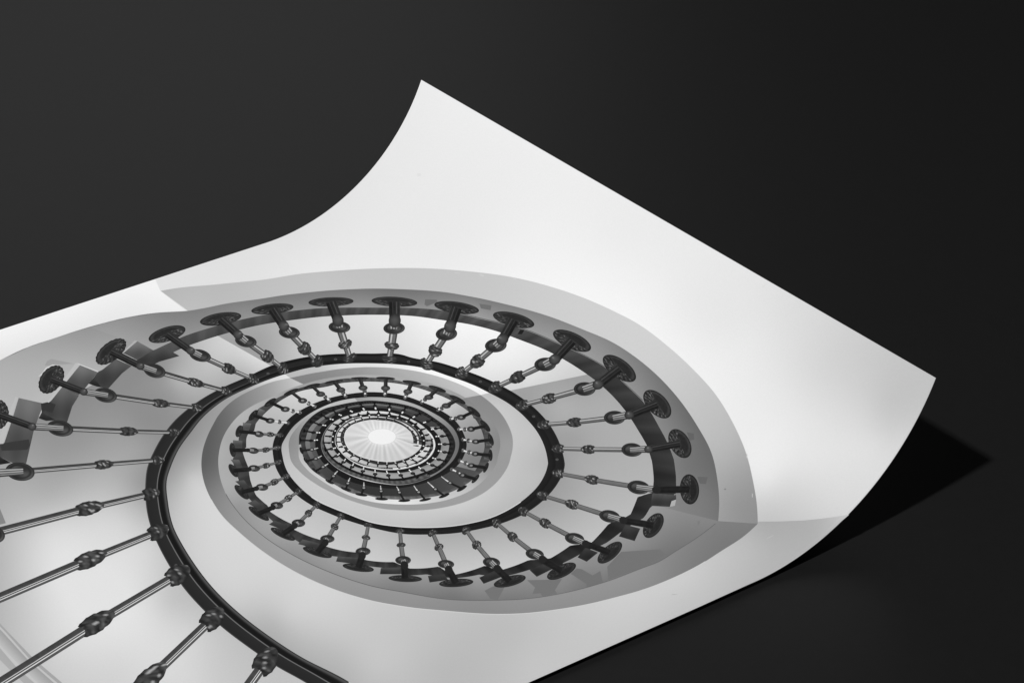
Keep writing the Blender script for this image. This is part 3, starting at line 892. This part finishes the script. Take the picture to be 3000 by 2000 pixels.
# chipped plaster along the soffit's edges and scuffs on the walls in the picture
def ragged(cx, cy, a, b, ang, tone, layer):
    q = Ink()
    th = np.linspace(0, 2 * math.pi, 14)[:-1]
    r = 0.55 + 0.45 * RNG.random(13)
    c, s = math.cos(math.radians(ang)), math.sin(math.radians(ang))
    pts = [(cx + a * k * math.cos(t) * c - b * k * math.sin(t) * s, cy + a * k * math.cos(t) * s + b * k * math.sin(t) * c)
           for t, k in zip(th, r)]
    patch(q, pts, tone, layer, 6)
    q.build("printed_scuff")


for x, y, a, b, g_, tn in [(1340, 800, 12, 2.5, 5, 206), (1412, 806, 10, 4, 20, 210), (1508, 817, 8, 2, 15, 212),
                           (2188, 1335, 2, 9, 0, 196), (2204, 1450, 2, 8, -3, 192), (2124, 1432, 5, 3, 0, 132), (2047, 1530, 5, 8, 10, 120),
                           (2256, 1572, 14, 1.6, -25, 186), (1975, 1740, 12, 1.6, 0, 176), (1228, 512, 9, 7, 0, 231), (2240, 836, 12, 1.6, -35, 220)]:
    ragged(x, y, a, b, g_, tn, 4)

# screws under the rail
for (x, y) in [(785.2, 1093.9), (983.2, 1052), (1197, 1059.4), (1407, 1117.3), (1563.5, 1219.4), (1632, 1345.3), (515.8, 1654.6)]:
    sc_ = Ink()
    an = np.linspace(0, 2 * math.pi, 13)[:-1]
    for rx, ry, tn, ly in ((4.4, 3.2, 92, 7), (2.4, 1.7, 52, 8)):
        sc_.add([(x + rx * math.cos(a), y + ry * math.sin(a)) for a in an], [tuple(range(12))[::-1]], tn, ly)
    sc_.build("printed_screw", mat=INK_DARK)

# ------------------------------------------------------------------ balusters
BAL_L = 9


def rot(pts, ang, c):
    a = math.radians(ang)
    q = np.asarray(pts, float)
    return np.stack([c[0] + q[..., 0] * math.cos(a) - q[..., 1] * math.sin(a),
                     c[1] + q[..., 0] * math.sin(a) + q[..., 1] * math.cos(a)], -1)


def ellipse(ink, c, a, b, ang, tonef, layer, nr=5, na=36, edge=None):
    r = np.linspace(0.001, 1, nr)
    th = np.linspace(0, 2 * math.pi, na + 1)
    R_, TH_ = np.meshgrid(r, th, indexing='ij')
    e = 1.0 if edge is None else 1 + R_ ** 4 * edge(TH_)
    G = rot(np.stack([R_ * np.cos(TH_) * a * e, R_ * np.sin(TH_) * b * e], -1), ang, c)
    T = tonef(R_, TH_) if callable(tonef) else np.full(R_.shape, float(tonef))
    ink.grid(G, T, layer)


def bar(ink, p0, p1, w0, w1, prof, layer, nl=8, speck=0.0):
    p0, p1 = np.array(p0, float), np.array(p1, float)
    nl = max(nl, int(np.hypot(*(p1 - p0)) / 9) + 2)
    d = (p1 - p0) / (np.hypot(*(p1 - p0)) + 1e-9)
    n = np.array([-d[1], d[0]])
    if n[1] > 0:
        n = -n                      # t = -1 is always the upper side in the picture
    ts = np.array([q[0] for q in prof])
    tv = np.array([q[1] for q in prof], float)
    L = np.linspace(0, 1, nl)
    w = (w0 + (w1 - w0) * L) / 2
    G = (p0 + (p1 - p0) * L[:, None])[:, None, :] - n[None, None, :] * (ts[None, :] * w[:, None])[..., None] * 1.0
    T = np.tile(tv, (nl, 1))
    if speck:
        T = T + speck * RNG.normal(size=T.shape)
    ink.grid(G, T, layer)


DARKP = [(-1, 60), (-.8, 38), (-.45, 50), (-.38, 92), (-.3, 46), (0, 34), (.25, 40), (.32, 62), (.4, 30), (.8, 24), (1, 34)]
BLACKP = [(-1, 44), (-.7, 26), (0, 30), (.5, 22), (1, 30)]
FLUTE = [(-1, 70), (-.8, 60), (-.7, 170), (-.55, 190), (-.45, 80), (-.2, 90), (-.1, 165), (.1, 150), (.2, 70), (.4, 100), (.55, 150), (.7, 70), (1, 55)]
SHAFT = [(-1, 66), (-.85, 60), (-.2, 66), (-.06, 70), (.0, 190), (.08, 205), (.14, 70), (.3, 62), (.38, 200), (.5, 215), (.56, 90), (.7, 70), (.85, 90), (1, 62)]
SHAFT2 = [(-1, 58), (-.75, 74), (-.6, 130), (-.45, 185), (-.25, 200), (-.1, 90), (.1, 110), (.3, 92), (.45, 125), (.6, 80), (.85, 64), (1, 50)]
GREYP = [(-1, 60), (-.7, 96), (-.4, 120), (-.1, 98), (.2, 118), (.5, 92), (.8, 78), (1, 52)]
TINY = [(-1, 96), (-.3, 225), (.3, 232), (1, 90)]


def rosette_tone(dark, ros):
    """smooth rim on the outer side, carved petals with small glints on the side of the stem"""
    ph = random.random() * 6
    a = math.radians(ros[4])
    dx, dy = CX - ros[0], CY - ros[1]
    lx, ly = dx * math.cos(a) + dy * math.sin(a), -dx * math.sin(a) + dy * math.cos(a)
    ly, lx = ly / max(ros[3], 1), lx / max(ros[2], 1)
    n_ = math.hypot(lx, ly)
    lx, ly = lx / n_, ly / n_

    def f(R_, TH_):
        side = R_ * (np.cos(TH_) * lx + np.sin(TH_) * ly)
        petals = np.sin(TH_ * 19 + ph)
        bumps = np.sin(TH_ * 9 + 7 * R_ + ph) * np.sin(R_ * 15 + 2 * np.sin(TH_ * 5))
        spot = RNG.random(R_.shape)
        carved = 46 + 14 * petals * (R_ > .5) + 13 * bumps * (R_ < .8) + RNG.normal(size=R_.shape) * 7
        carved = np.where((spot > 0.93) & (R_ > .35) & (R_ < .92), 118, carved)
        plate = 38 + 22 * np.exp(-((R_ - .82) / .07) ** 2) + 4 * bumps
        v = np.where(side > -.12, carved, plate)
        v = np.where(R_ > 0.96, 24, v)
        return np.clip(v, 16, 220) * dark
    return f


def knot(ink, c, d, L, W, layer, dark=1.0):
    """lumpy turned collar: L along the shaft, W across"""
    d = np.array(d, float) / (np.hypot(*d) + 1e-9)
    n = np.array([-d[1], d[0]])
    xs = np.linspace(-1, 1, 13)
    prof = np.interp(xs, [-1, -.85, -.6, -.35, -.1, .15, .35, .6, .8, 1], [.62, .8, .84, 1., .96, 1., .84, .86, .7, .5])
    ts = np.linspace(-1, 1, 9)
    G = np.array(c)[None, None, :] + d * (xs * L)[:, None, None] + n * (ts[None, :] * (prof * W)[:, None])[..., None]
    G = G + d * ((1 - ts ** 2)[None, :, None] * L * 0.25)
    T = 56 + 14 * np.sin(xs * 9)[:, None] * np.ones(9) + RNG.normal(size=(13, 9)) * 11
    hot = RNG.random((13, 9))
    T = np.where((hot > .9) & (np.abs(ts)[None, :] < .7), 165, T)
    T[:, 0] = T[:, -1] = 40
    ink.grid(G, np.clip(T * dark, 18, 230), layer)


def ring_tone(R_, TH_):
    rim = 52 + 34 * np.clip(np.cos(TH_ - 0.6), 0, 1) ** 3
    groove = 34 + 6 * np.cos(TH_)
    inner = 60 + 16 * np.sin(TH_ * 2 + .5)
    return np.where(R_ > .93, 40, np.where(R_ > .8, rim, np.where(R_ > .58, groove, inner)))


N_BAL = 0
SMALL = Ink()


def baluster(ros, ball, ring, kn, foot, w1, w2, w3, style, turn):
    """every point in picture points; ros and ring are (x, y, a, b, angle)"""
    global N_BAL
    N_BAL += 1
    w2, w3 = w2 * 1.1, w3 * 1.1
    body = Ink()
    L = BAL_L
    prof = SHAFT if style == 'near' else (SHAFT2 if style == 'mid' else GREYP)
    bar(body, ring[:2], kn, w2, w2 * .92, prof, L, 6, 3)
    bar(body, kn, foot, w3, w3 * .9, prof, L, 6, 3)
    o = body.build("printed_baluster", mat=INK_DARK)
    dv = np.array(foot) - np.array(kn)
    c2 = dv[0] ** 2 / (dv @ dv)
    k = Ink()
    if style == 'near':
        knot(k, kn, dv, w2 * 1.5, w2 * .82, L + 1)
    else:
        knot(k, kn, dv, w2 * (.4 + .9 * c2), w2 * (.92 + .02 * c2), L + 1)
    k.build("collar", o, INK_DARK)
    k = Ink()
    if style == 'near':
        knot(k, foot, dv, w3 * 1.25, w3 * 1.05, L + 1, .9)
    else:
        knot(k, foot, dv, w3 * (.48 + .85 * c2), w3 * (1.25 - .1 * c2), L + 1, .9)
    k.build("foot_cap", o, INK_DARK)
    r = Ink()
    x, y, a, b, ang = ring
    ellipse(r, (x, y), a, b, ang, ring_tone, L + 2, 8, 40)
    r.build("ring", o, INK_DARK)
    u = Ink()
    if ball is not None:
        bar(u, ball, (x + (x - ball[0]) * .12, y + (y - ball[1]) * .12), w1 * .98, w1 * .82, FLUTE if style != 'black' else FLUTE, L + 4, 4, 5)
        bar(u, ros[:2], ball, w1, w1 * .95, DARKP if style != 'black' else BLACKP, L + 5, 5, 3)
        bd = np.degrees(math.atan2(y - ball[1], x - ball[0]))
        ellipse(u, ball, w1 * .62, w1 * .54, bd, lambda R_, TH_: 78 + 60 * np.exp(-((R_ * np.cos(TH_) - .15) ** 2 + (R_ * np.sin(TH_ + math.radians(bd)) + .35) ** 2) / .04) - 38 * R_ ** 2
                if style != 'black' else 34 + 0 * R_, L + 6, 6, 20)
    else:
        bar(u, ros[:2], (x, y), w1, w1 * .9, BLACKP, L + 5, 5, 3)
        ellipse(u, (x, y), w1 * .6, w1 * .45, ang, lambda R_, TH_: 60 + 90 * (R_ < .5) * RNG.random(R_.shape), L + 6, 4, 14)
    u.build("upper_stem", o, INK_DARK)
    if ros[2] > 0:
        q = Ink()
        x, y, a, b, ang = ros
        ellipse(q, (x, y), a, b, ang, rosette_tone(.9 if style == 'black' else 1.05, ros), L + 3, 14, 84,
                edge=(lambda TH_: 0.05 * np.abs(np.sin(TH_ * 9))) if style == 'near' else None)
        q.build("rosette", o, INK_DARK)


def B1(txt, style):
    v = [float(q) for q in txt.split()]
    ros, ball, ring = v[0:5], v[5:7], v[7:12]
    baluster(ros, ball, ring, v[12:14], v[14:16], v[16], v[17], v[18], style, 1)


# the nearest ones, cut by the edge of the frame
for txt in ["-190 2120 0 0 0 -150 2095 -125 2080 60 40 0 280.6 1824 519 1683 40 31 25",
            "210 2210 0 0 0 240 2170 255 2152 60 40 0 437 1987 621 1812 40 33 26",
            "590 2240 0 0 0 610 2200 620 2180 60 40 0 668 2090 778 1937 40 35 29",
            "-250 1900 0 0 0 -225 1880 -200 1835 50 34 0 262 1638 461 1557 36 27 21",
            "-130 1600 0 0 0 -75 1580 -28 1563 43 27 12 259 1488 440 1446 30 23 17",
            "-110 1400 0 0 0 -20 1386 58.7 1380.6 43 26.5 8 302 1360 461 1347.4 25 15.5 12.5",
            "-6 1213 31 42 0 94 1249 176 1254 39 23 10 375 1263 508 1266 21 15 11.5",
            "150.5 1111 45 30 -52 245 1147 308.7 1157 34.5 21 12 470 1181 575 1194 20 14 11.5",
            "325 1029.6 51 26 -38 410.7 1071.7 452.8 1085.7 33 20 15 572 1120.5 661 1144.8 21 14 11.5"]:
    B1(txt, 'near')
for txt in ["489.3 978.6 56 21 -17 558 1027 586.2 1041 32.5 17.5 14 670 1079.8 740 1110 22 15 12",
            "646.2 934 61 18 -9 697.2 979.8 720.2 999 32 17.5 10 783 1044 828.6 1079 25 17 14",
            "798 904.6 62 15 -6 831 954.3 847.7 973.5 31 17.5 6 892.3 1020.7 929.3 1057.7 28 19 15",
            "969.6 884 66 13.5 -2 990 937.8 994.4 958 32 17 3 1011.2 1008 1024.5 1047.5 31 21 17",
            "1155.4 883.7 67 14.5 3 1156.4 939 1154.6 961.2 31.5 17.5 -2 1147.4 1012.2 1140.6 1051.3 33 22 18",
            "1337.8 900.8 66 17 8 1318.6 955.6 1307.9 977.8 31.5 19.5 -4 1274.7 1027 1249.7 1066.6 32 21 17",
            "1504.8 936.5 62 20 14 1472.2 993.9 1452.5 1011.7 32 20 -5 1398.5 1058.2 1353 1093.4 30 19 15",
            "1675.8 997.7 60 24 24 1625.5 1052.6 1597.2 1067 32 20 -3 1516.3 1104.8 1452.6 1134.2 29 17 14",
            "1814.5 1078.6 57 27 36 1752 1125.8 1712.8 1138.8 32 20 0 1608 1167.3 1531.6 1186.5 27 15 12.5",
            "1925.5 1183.2 51 29 46 1843.9 1215 1800.5 1222.7 31.5 20 0 1683.2 1236.7 1594 1243.6 24 14 11.5",
            "1991.8 1298.5 46 29 60 1900 1315 1851.5 1317 31 20 3 1724 1315.8 1636.5 1313.8 21 13 11"]:
    B1(txt, 'mid')
for txt in ["2019.9 1432.4 44 28 86 1923 1433.7 1870.7 1426.8 33 20 8 1734.2 1404.3 1636 1386 21 13.5 11",
            "1914 1538.3 41 24 -55 1826 1523 1786 1511.5 31 18 10 1675.8 1476.5 1590.3 1451 20 13.5 11",
            "1786.5 1617.3 44 20 -40 1716.3 1591.8 1683.2 1576.5 28.5 16.5 8 1596.7 1531.4 1534.2 1497 19 13.5 11",
            "1645 1671.7 46 18 -25 1590 1637 1566.6 1622 27 15.5 8 1501 1571 1455 1531.4 20 13.5 11",
            "1493.4 1701 48 15 -14 1457.6 1665.3 1439.8 1646.2 25.5 14.5 6 1396 1595 1365.8 1553 21 14 11",
            "1336.5 1706 50 12 -4 1314.8 1667.9 1306.6 1651.3 24 12.5 3 1285.5 1601.5 1267.6 1560.7 21 14 11.5",
            "1187.2 1693.4 49 10 2 1184.7 1655 1180.9 1639.8 23 12.5 0 1175 1595 1172 1554.3 21 13.5 11",
            "1049.5 1661.5 46 11 8 1061 1627 1063.5 1614.3 22 12 -2 1072.4 1573.5 1078.8 1537.8 20 13 10.5",
            "929.6 1616.8 44 11 17 952.6 1588.8 959 1577.3 21 11.5 0 980.6 1541.6 998.5 1511 18 12 10",
            "828.8 1563.3 39 11 25 863.3 1539 874.2 1531.4 20 11.5 0 904 1502.6 928.3 1477.8 16 10.5 9",
            "758.2 1503.3 35 10.5 33 799.5 1485.5 811 1479.6 18.5 10.5 5 844.9 1458.2 874.7 1438.3 14 9.5 8",
            "708 1440.6 28 11 45 751 1430 767.8 1426.3 18 10 5 804.3 1411 838.2 1395.7 13 9 7.5",
            "683.6 1377.5 22 10 58 730 1373.7 744.8 1371 17 9.5 5 780.8 1363 814.3 1353.6 12 8 7",
            "681.3 1317 21 9 82 726.3 1317.9 742.2 1319.4 16 9 5 779 1317 812.4 1311 11 7.5 6.5",
            "700.4 1262.4 18 9.5 -70 745.4 1268 758.8 1271 14 9 8 792.3 1272 820 1273.9 10 7 6"]:
    B1(txt, 'black')

# second turn: rosette, ring, collar, foot
T2 = """741.6 1215.5 19 8 -50|791.3 1231.8|819 1235.2|844 1238.5
791.3 1178.2 20 7 -34|835.7 1198.3|858.3 1203.6|878.4 1207.8
852.5 1147.6 23 5.5 -23|886.4 1173|904.2 1181|921.4 1189.7
913.8 1130.4 25 5.5 -14|939.2 1153.9|953 1162.9|964.5 1171.5
978.8 1117 27 4 -8|998.3 1141.5|1005.6 1150.4|1012.3 1159
1054.4 1107.4 27 3.6 -1|1063.4 1135.5|1068.2 1145.7|1070 1154.8
1130 1107.4 28 4 3|1129.6 1136.5|1128.7 1145.7|1127.7 1154.8
1206.5 1119.8 28 5 9|1194.9 1146.6|1190.3 1154.8|1186.8 1163.3
1281.2 1138.4 27 6 18|1256.3 1162.9|1244.8 1170|1235.8 1177.2
1340.5 1169.6 26 7 27|1307.4 1188|1294.5 1195.4|1284 1199.6
1388.3 1205 24 8 38|1351 1221.8|1334.7 1225|1321.3 1226.4
1421.8 1247 21 8 50|1380 1256.2|1361.5 1257.2|1345.2 1256.6
1438 1287.2 18 7 72|1394 1293|1372 1290|1356.7 1287.2
1437 1332.5 17 6 88|1393 1328.7|1374 1324|1356.7 1319
1423.7 1368.9 16 5.5 -65|1380.6 1363|1363.4 1355.5|1347.2 1348.8
1393 1402 16 5.5 -48|1355.8 1391.5|1341.4 1382.3|1324.2 1374.6
1353 1430 17 5 -30|1318.5 1413.8|1305 1404.3|1292.6 1394.7
1301.2 1451 17 4.5 -22|1275.4 1432|1263 1420.5|1252.5 1411
1245.8 1462.6 18 4 -12|1226.6 1440.6|1219 1432|1212.3 1421.6
1184.5 1465.5 18 4 -3|1170.2 1441.6|1166.4 1432|1161.6 1424
1117.6 1460.7 19 4 3|1116.6 1437.8|1115.7 1430|1114.7 1422
1058.3 1448.3 18 4 9|1066 1428.2|1066 1420.5|1066 1412
1013.3 1432 16 4.5 18|1019 1414.8|1022 1406|1025.7 1398.6
965.4 1410 14 4.5 28|977 1393.7|983 1385|989.3 1379
925.2 1378.4 13 4.5 35|946.3 1367|954 1362|961.6 1357.4
897.5 1349.7 12 4.5 50|925.2 1343|934 1339|942.5 1334.4
883.1 1319 11 4.5 68|913.7 1316.2|923 1314|931.9 1311.5"""
for i, row in enumerate(T2.split("\n")):
    a, b, c, d = [[float(q) for q in w.split()] for w in row.split("|")]
    big = i < 16
    if big:
        ring = b + [13.5 if i < 11 else 12, 8 if i < 12 else 7, 0]
        w1, w2, w3 = (11.5 if 3 < i < 10 else 9, 5.5, 5)
        L = BAL_L
        body = Ink()
        bar(body, b, c, w2, w2, TINY, L, 4, 10)
        bar(body, c, d, w3, w3, TINY, L, 4, 10)
        o = body.build("printed_baluster", mat=INK_DARK)
        k = Ink()
        knot(k, c, np.array(d) - np.array(c), 4.6, 6.4, L + 1, 1.1)
        k.build("collar", o, INK_DARK)
        k = Ink()
        knot(k, d, np.array(d) - np.array(c), 4.6, 7, L + 1, 1.2)
        ellipse(k, (np.array(c) * .25 + np.array(d) * .75), 3.0, 2.6, 0, 225, L + 2, 2, 10)
        k.build("foot_cap", o, INK_DARK)
        r = Ink()
        ellipse(r, ring[:2], ring[2], ring[3], 0, lambda R_, TH_: np.where(R_ > .8, 34, 62), L + 2, 5, 26)
        r.build("ring", o, INK_DARK)
        u = Ink()
        bar(u, a[:2], b, w1, w1, BLACKP if i < 2 or i > 9 else DARKP, L + 5, 4, 3)
        ellipse(u, b, w1 * .5, w1 * .36, 0, 84 if 2 < i < 10 else 130, L + 6, 3, 12)
        u.build("upper_stem", o, INK_DARK)
        q = Ink()
        ellipse(q, a[:2], a[2], a[3], a[4], rosette_tone(.85, a), L + 3, 5, 26)
        q.build("rosette", o, INK_DARK)
    else:
        k = Ink()
        w = 5.5
        bar(k, a[:2], b, w * 1.1, w, BLACKP, BAL_L + 2, 4, 3)
        bar(k, b, c, 4, 4, TINY, BAL_L + 1, 3, 12)
        bar(k, c, d, 3.4, 3, [(-1, 110), (0, 205), (1, 110)], BAL_L + 1, 3, 12)
        ellipse(k, b, 7.5, 5.0, 0, lambda R_, TH_: np.where(R_ > .6, 40, 150), BAL_L + 3, 4, 16)
        ellipse(k, c, 4.6, 3.6, 0, 74, BAL_L, 2, 12)
        ellipse(k, a[:2], a[2], a[3], a[4], rosette_tone(.8, a), BAL_L, 4, 22)
        k.build("printed_baluster", mat=INK_DARK)
    N_BAL += 1

# third turn and further in: outer end, ring, foot
T3 = """880.3 1288.2 910.9 1290 929 1288.2|890.8 1261.4 917.6 1266.2 935.8 1266.8|910 1233.7 936.7 1243.2 953 1245.7|940.6 1212.6 957.8 1224.5 975 1228.5
975 1201 986.5 1210.7 998.9 1216|1015.2 1192.5 1021 1200.2 1031.4 1205.4|1056.4 1182 1060.8 1191.6 1066.5 1199.2|1096.5 1178.2 1098.4 1188.7 1100.7 1197.3
1143.4 1183 1140.5 1192.5 1140.5 1201|1189.3 1192.5 1181.7 1202 1178.4 1209.2|1230.5 1210.7 1218 1216.5 1211 1221.8|1266.8 1228.9 1252.5 1233.7 1242 1237.5
1291.7 1252.8 1276.4 1254.7 1265 1257.2|1312 1275.8 1295.5 1277 1278.3 1277.7|1320 1300.3 1303.2 1300.6 1286 1300.3|1316 1325.8 1303 1324 1285 1320
1307 1350.5 1286 1345.5 1268.7 1341|1288 1370 1266.8 1362.2 1252.5 1355.5|1256 1386 1238 1376.5 1227.6 1368|1223.8 1397.6 1209.4 1386 1199.8 1376.5
1184.5 1404.3 1174 1391.5 1166.4 1381.3|1142.5 1405.2 1137.7 1391.8 1132.9 1380.4|1098.4 1400.4 1099 1388 1098.8 1377.5|1059.2 1390.9 1063 1379.4 1065.3 1369.8
1023.8 1375.6 1031.5 1367 1035 1358.4|998 1359.3 1006.6 1352.6 1011.3 1345|971.2 1340 985.5 1335.4 993.2 1328.7|952 1317.2 971.2 1314.4 981.7 1311.5"""
T4 = """946.3 1295.9 963.5 1296.8 975 1294|952 1276.7 966.4 1277.7 976 1277.3|959.7 1258.5 971.2 1261 982.7 1261.4|975 1241.3 985.5 1244.2 997 1246.5
997 1227 1005.6 1230.4 1015.2 1234|1021 1216.5 1026.7 1220.3 1034.3 1225|1048.7 1209.8 1051.6 1214.5 1057.3 1219.3|1076.4 1204 1078.4 1210.7 1082.2 1216.5
1109 1203 1109 1209.8 1109 1215.5|1141.5 1206.9 1140.5 1212.6 1139 1218.4|1172 1214.5 1169.2 1219.3 1164.5 1224|1201.8 1225 1196 1229.8 1190.3 1234
1222.8 1238.5 1217 1241.3 1210 1245.2|1246.7 1254.7 1236.2 1257.6 1226.6 1260|1258 1271 1249.7 1273.9 1236.2 1274.8|1262 1289.5 1251.5 1289.7 1241 1290
1264.9 1307.3 1253.4 1306.4 1240 1305.8|1261 1323 1245.8 1321 1232.4 1320|1243.8 1341 1227.6 1336.4 1219 1333.5|1222.8 1353.6 1207.5 1346 1202.7 1343
1196 1362.2 1186.4 1353.6 1181.7 1348.8|1166.4 1368.9 1160.6 1358.4 1157.8 1353.6|1134.8 1369.8 1133.5 1360.3 1133.5 1354.5|1106 1367 1107.4 1357.4 1108 1351.7
1075.5 1361.2 1080.3 1351.7 1082.2 1345.9|1048.7 1351.7 1056.4 1342.5 1058.8 1338.3|1025.7 1339.2 1034.3 1333.5 1039 1328.7|1003.7 1324.9 1013 1321 1024.7 1317.2
992.2 1309.6 1001 1308 1010.4 1306.7"""
T5 = """986.5 1293.9 995 1293.9 1003.7 1293.9|986.5 1279.6 996 1280 1005.6 1280|992.2 1264.3 1000 1266 1007.5 1267|1003.7 1250.9 1009 1252.5 1015.2 1253.8
1019 1239.4 1024 1241.5 1028.6 1243.2|1038.1 1229.8 1041 1232 1043.9 1234.6|1057.3 1223 1061 1227 1065 1230.8|1081.2 1218.4 1083 1224 1084.5 1228.9
1107 1217.4 1107.2 1223 1107.4 1228|1132.9 1222 1131.5 1225.5 1130 1228.9|1156.8 1228.9 1155 1232 1153 1234.6|1177.8 1239.4 1175 1241 1172 1242.3
1197 1250 1193 1251 1189.3 1251.8|1211.3 1261.4 1207 1262.5 1202.7 1263.3|1224.7 1275.8 1219 1275.8 1212 1275.8|1228.5 1289.2 1221 1289.2 1213.2 1289.2|1226.5 1305.5 1219 1305 1211.3 1304.5"""
rows = [(3, w) for w in T3.replace("\n", "|").split("|")] + [(4, w) for w in T4.replace("\n", "|").split("|")] \
    + [(5, w) for w in T5.replace("\n", "|").split("|")]
rest = Ink()
for n_i, (turn, w) in enumerate(rows):
    v = [float(q) for q in w.split()]
    a, b, c = v[0:2], v[2:4], v[4:6]
    single = N_BAL < 100
    k = Ink() if single else rest
    if turn == 3:
        wd, ra, rb, ft, low = 4.6, 7.0, 4.2, 3.2, n_i > 13
    elif turn == 4:
        wd, ra, rb, ft, low = 4.2, 5.2, 3.0, 3.0, n_i > 28 + 16
    else:
        wd, ra, rb, ft, low = 3.2, 2.4, 1.8, 2.2, False
    L = BAL_L
    bar(k, a, b, wd, wd, [(-1, 26), (1, 24)], L, 3)
    bar(k, b, c, ft, ft, [(-1, 40), (0, 60), (1, 40)], L, 3)
    ellipse(k, b, ra, rb, 0, lambda R_, TH_: np.where((R_ < .45) & low, 70, 28), L + 1, 3, 14)
    if turn < 5:
        for q in ((.62, 1.0) if turn == 3 or low else (.95,)):
            pc = np.array(b) * (1 - q) + np.array(c) * q
            dv = np.degrees(math.atan2(c[1] - b[1], c[0] - b[0]))
            ellipse(k, pc, ft * .85, ft * .55, dv if low else 0, 236, L + 2, 2, 10)
    else:
        ellipse(k, c, 1.4, 1.2, 0, 150, L + 2, 2, 8)
    if turn == 3:
        ellipse(k, a, 7, 2.4, math.degrees(math.atan2(a[1] - CY, a[0] - CX)) + 90, 24, L, 3, 14)
    if single:
        k.build("printed_baluster", mat=INK_DARK)
        N_BAL += 1
if rest.n:
    rest.build("printed_baluster", mat=INK_DARK, kind="stuff", label="tiny balusters of the innermost turns in the print")
print("balusters", N_BAL)
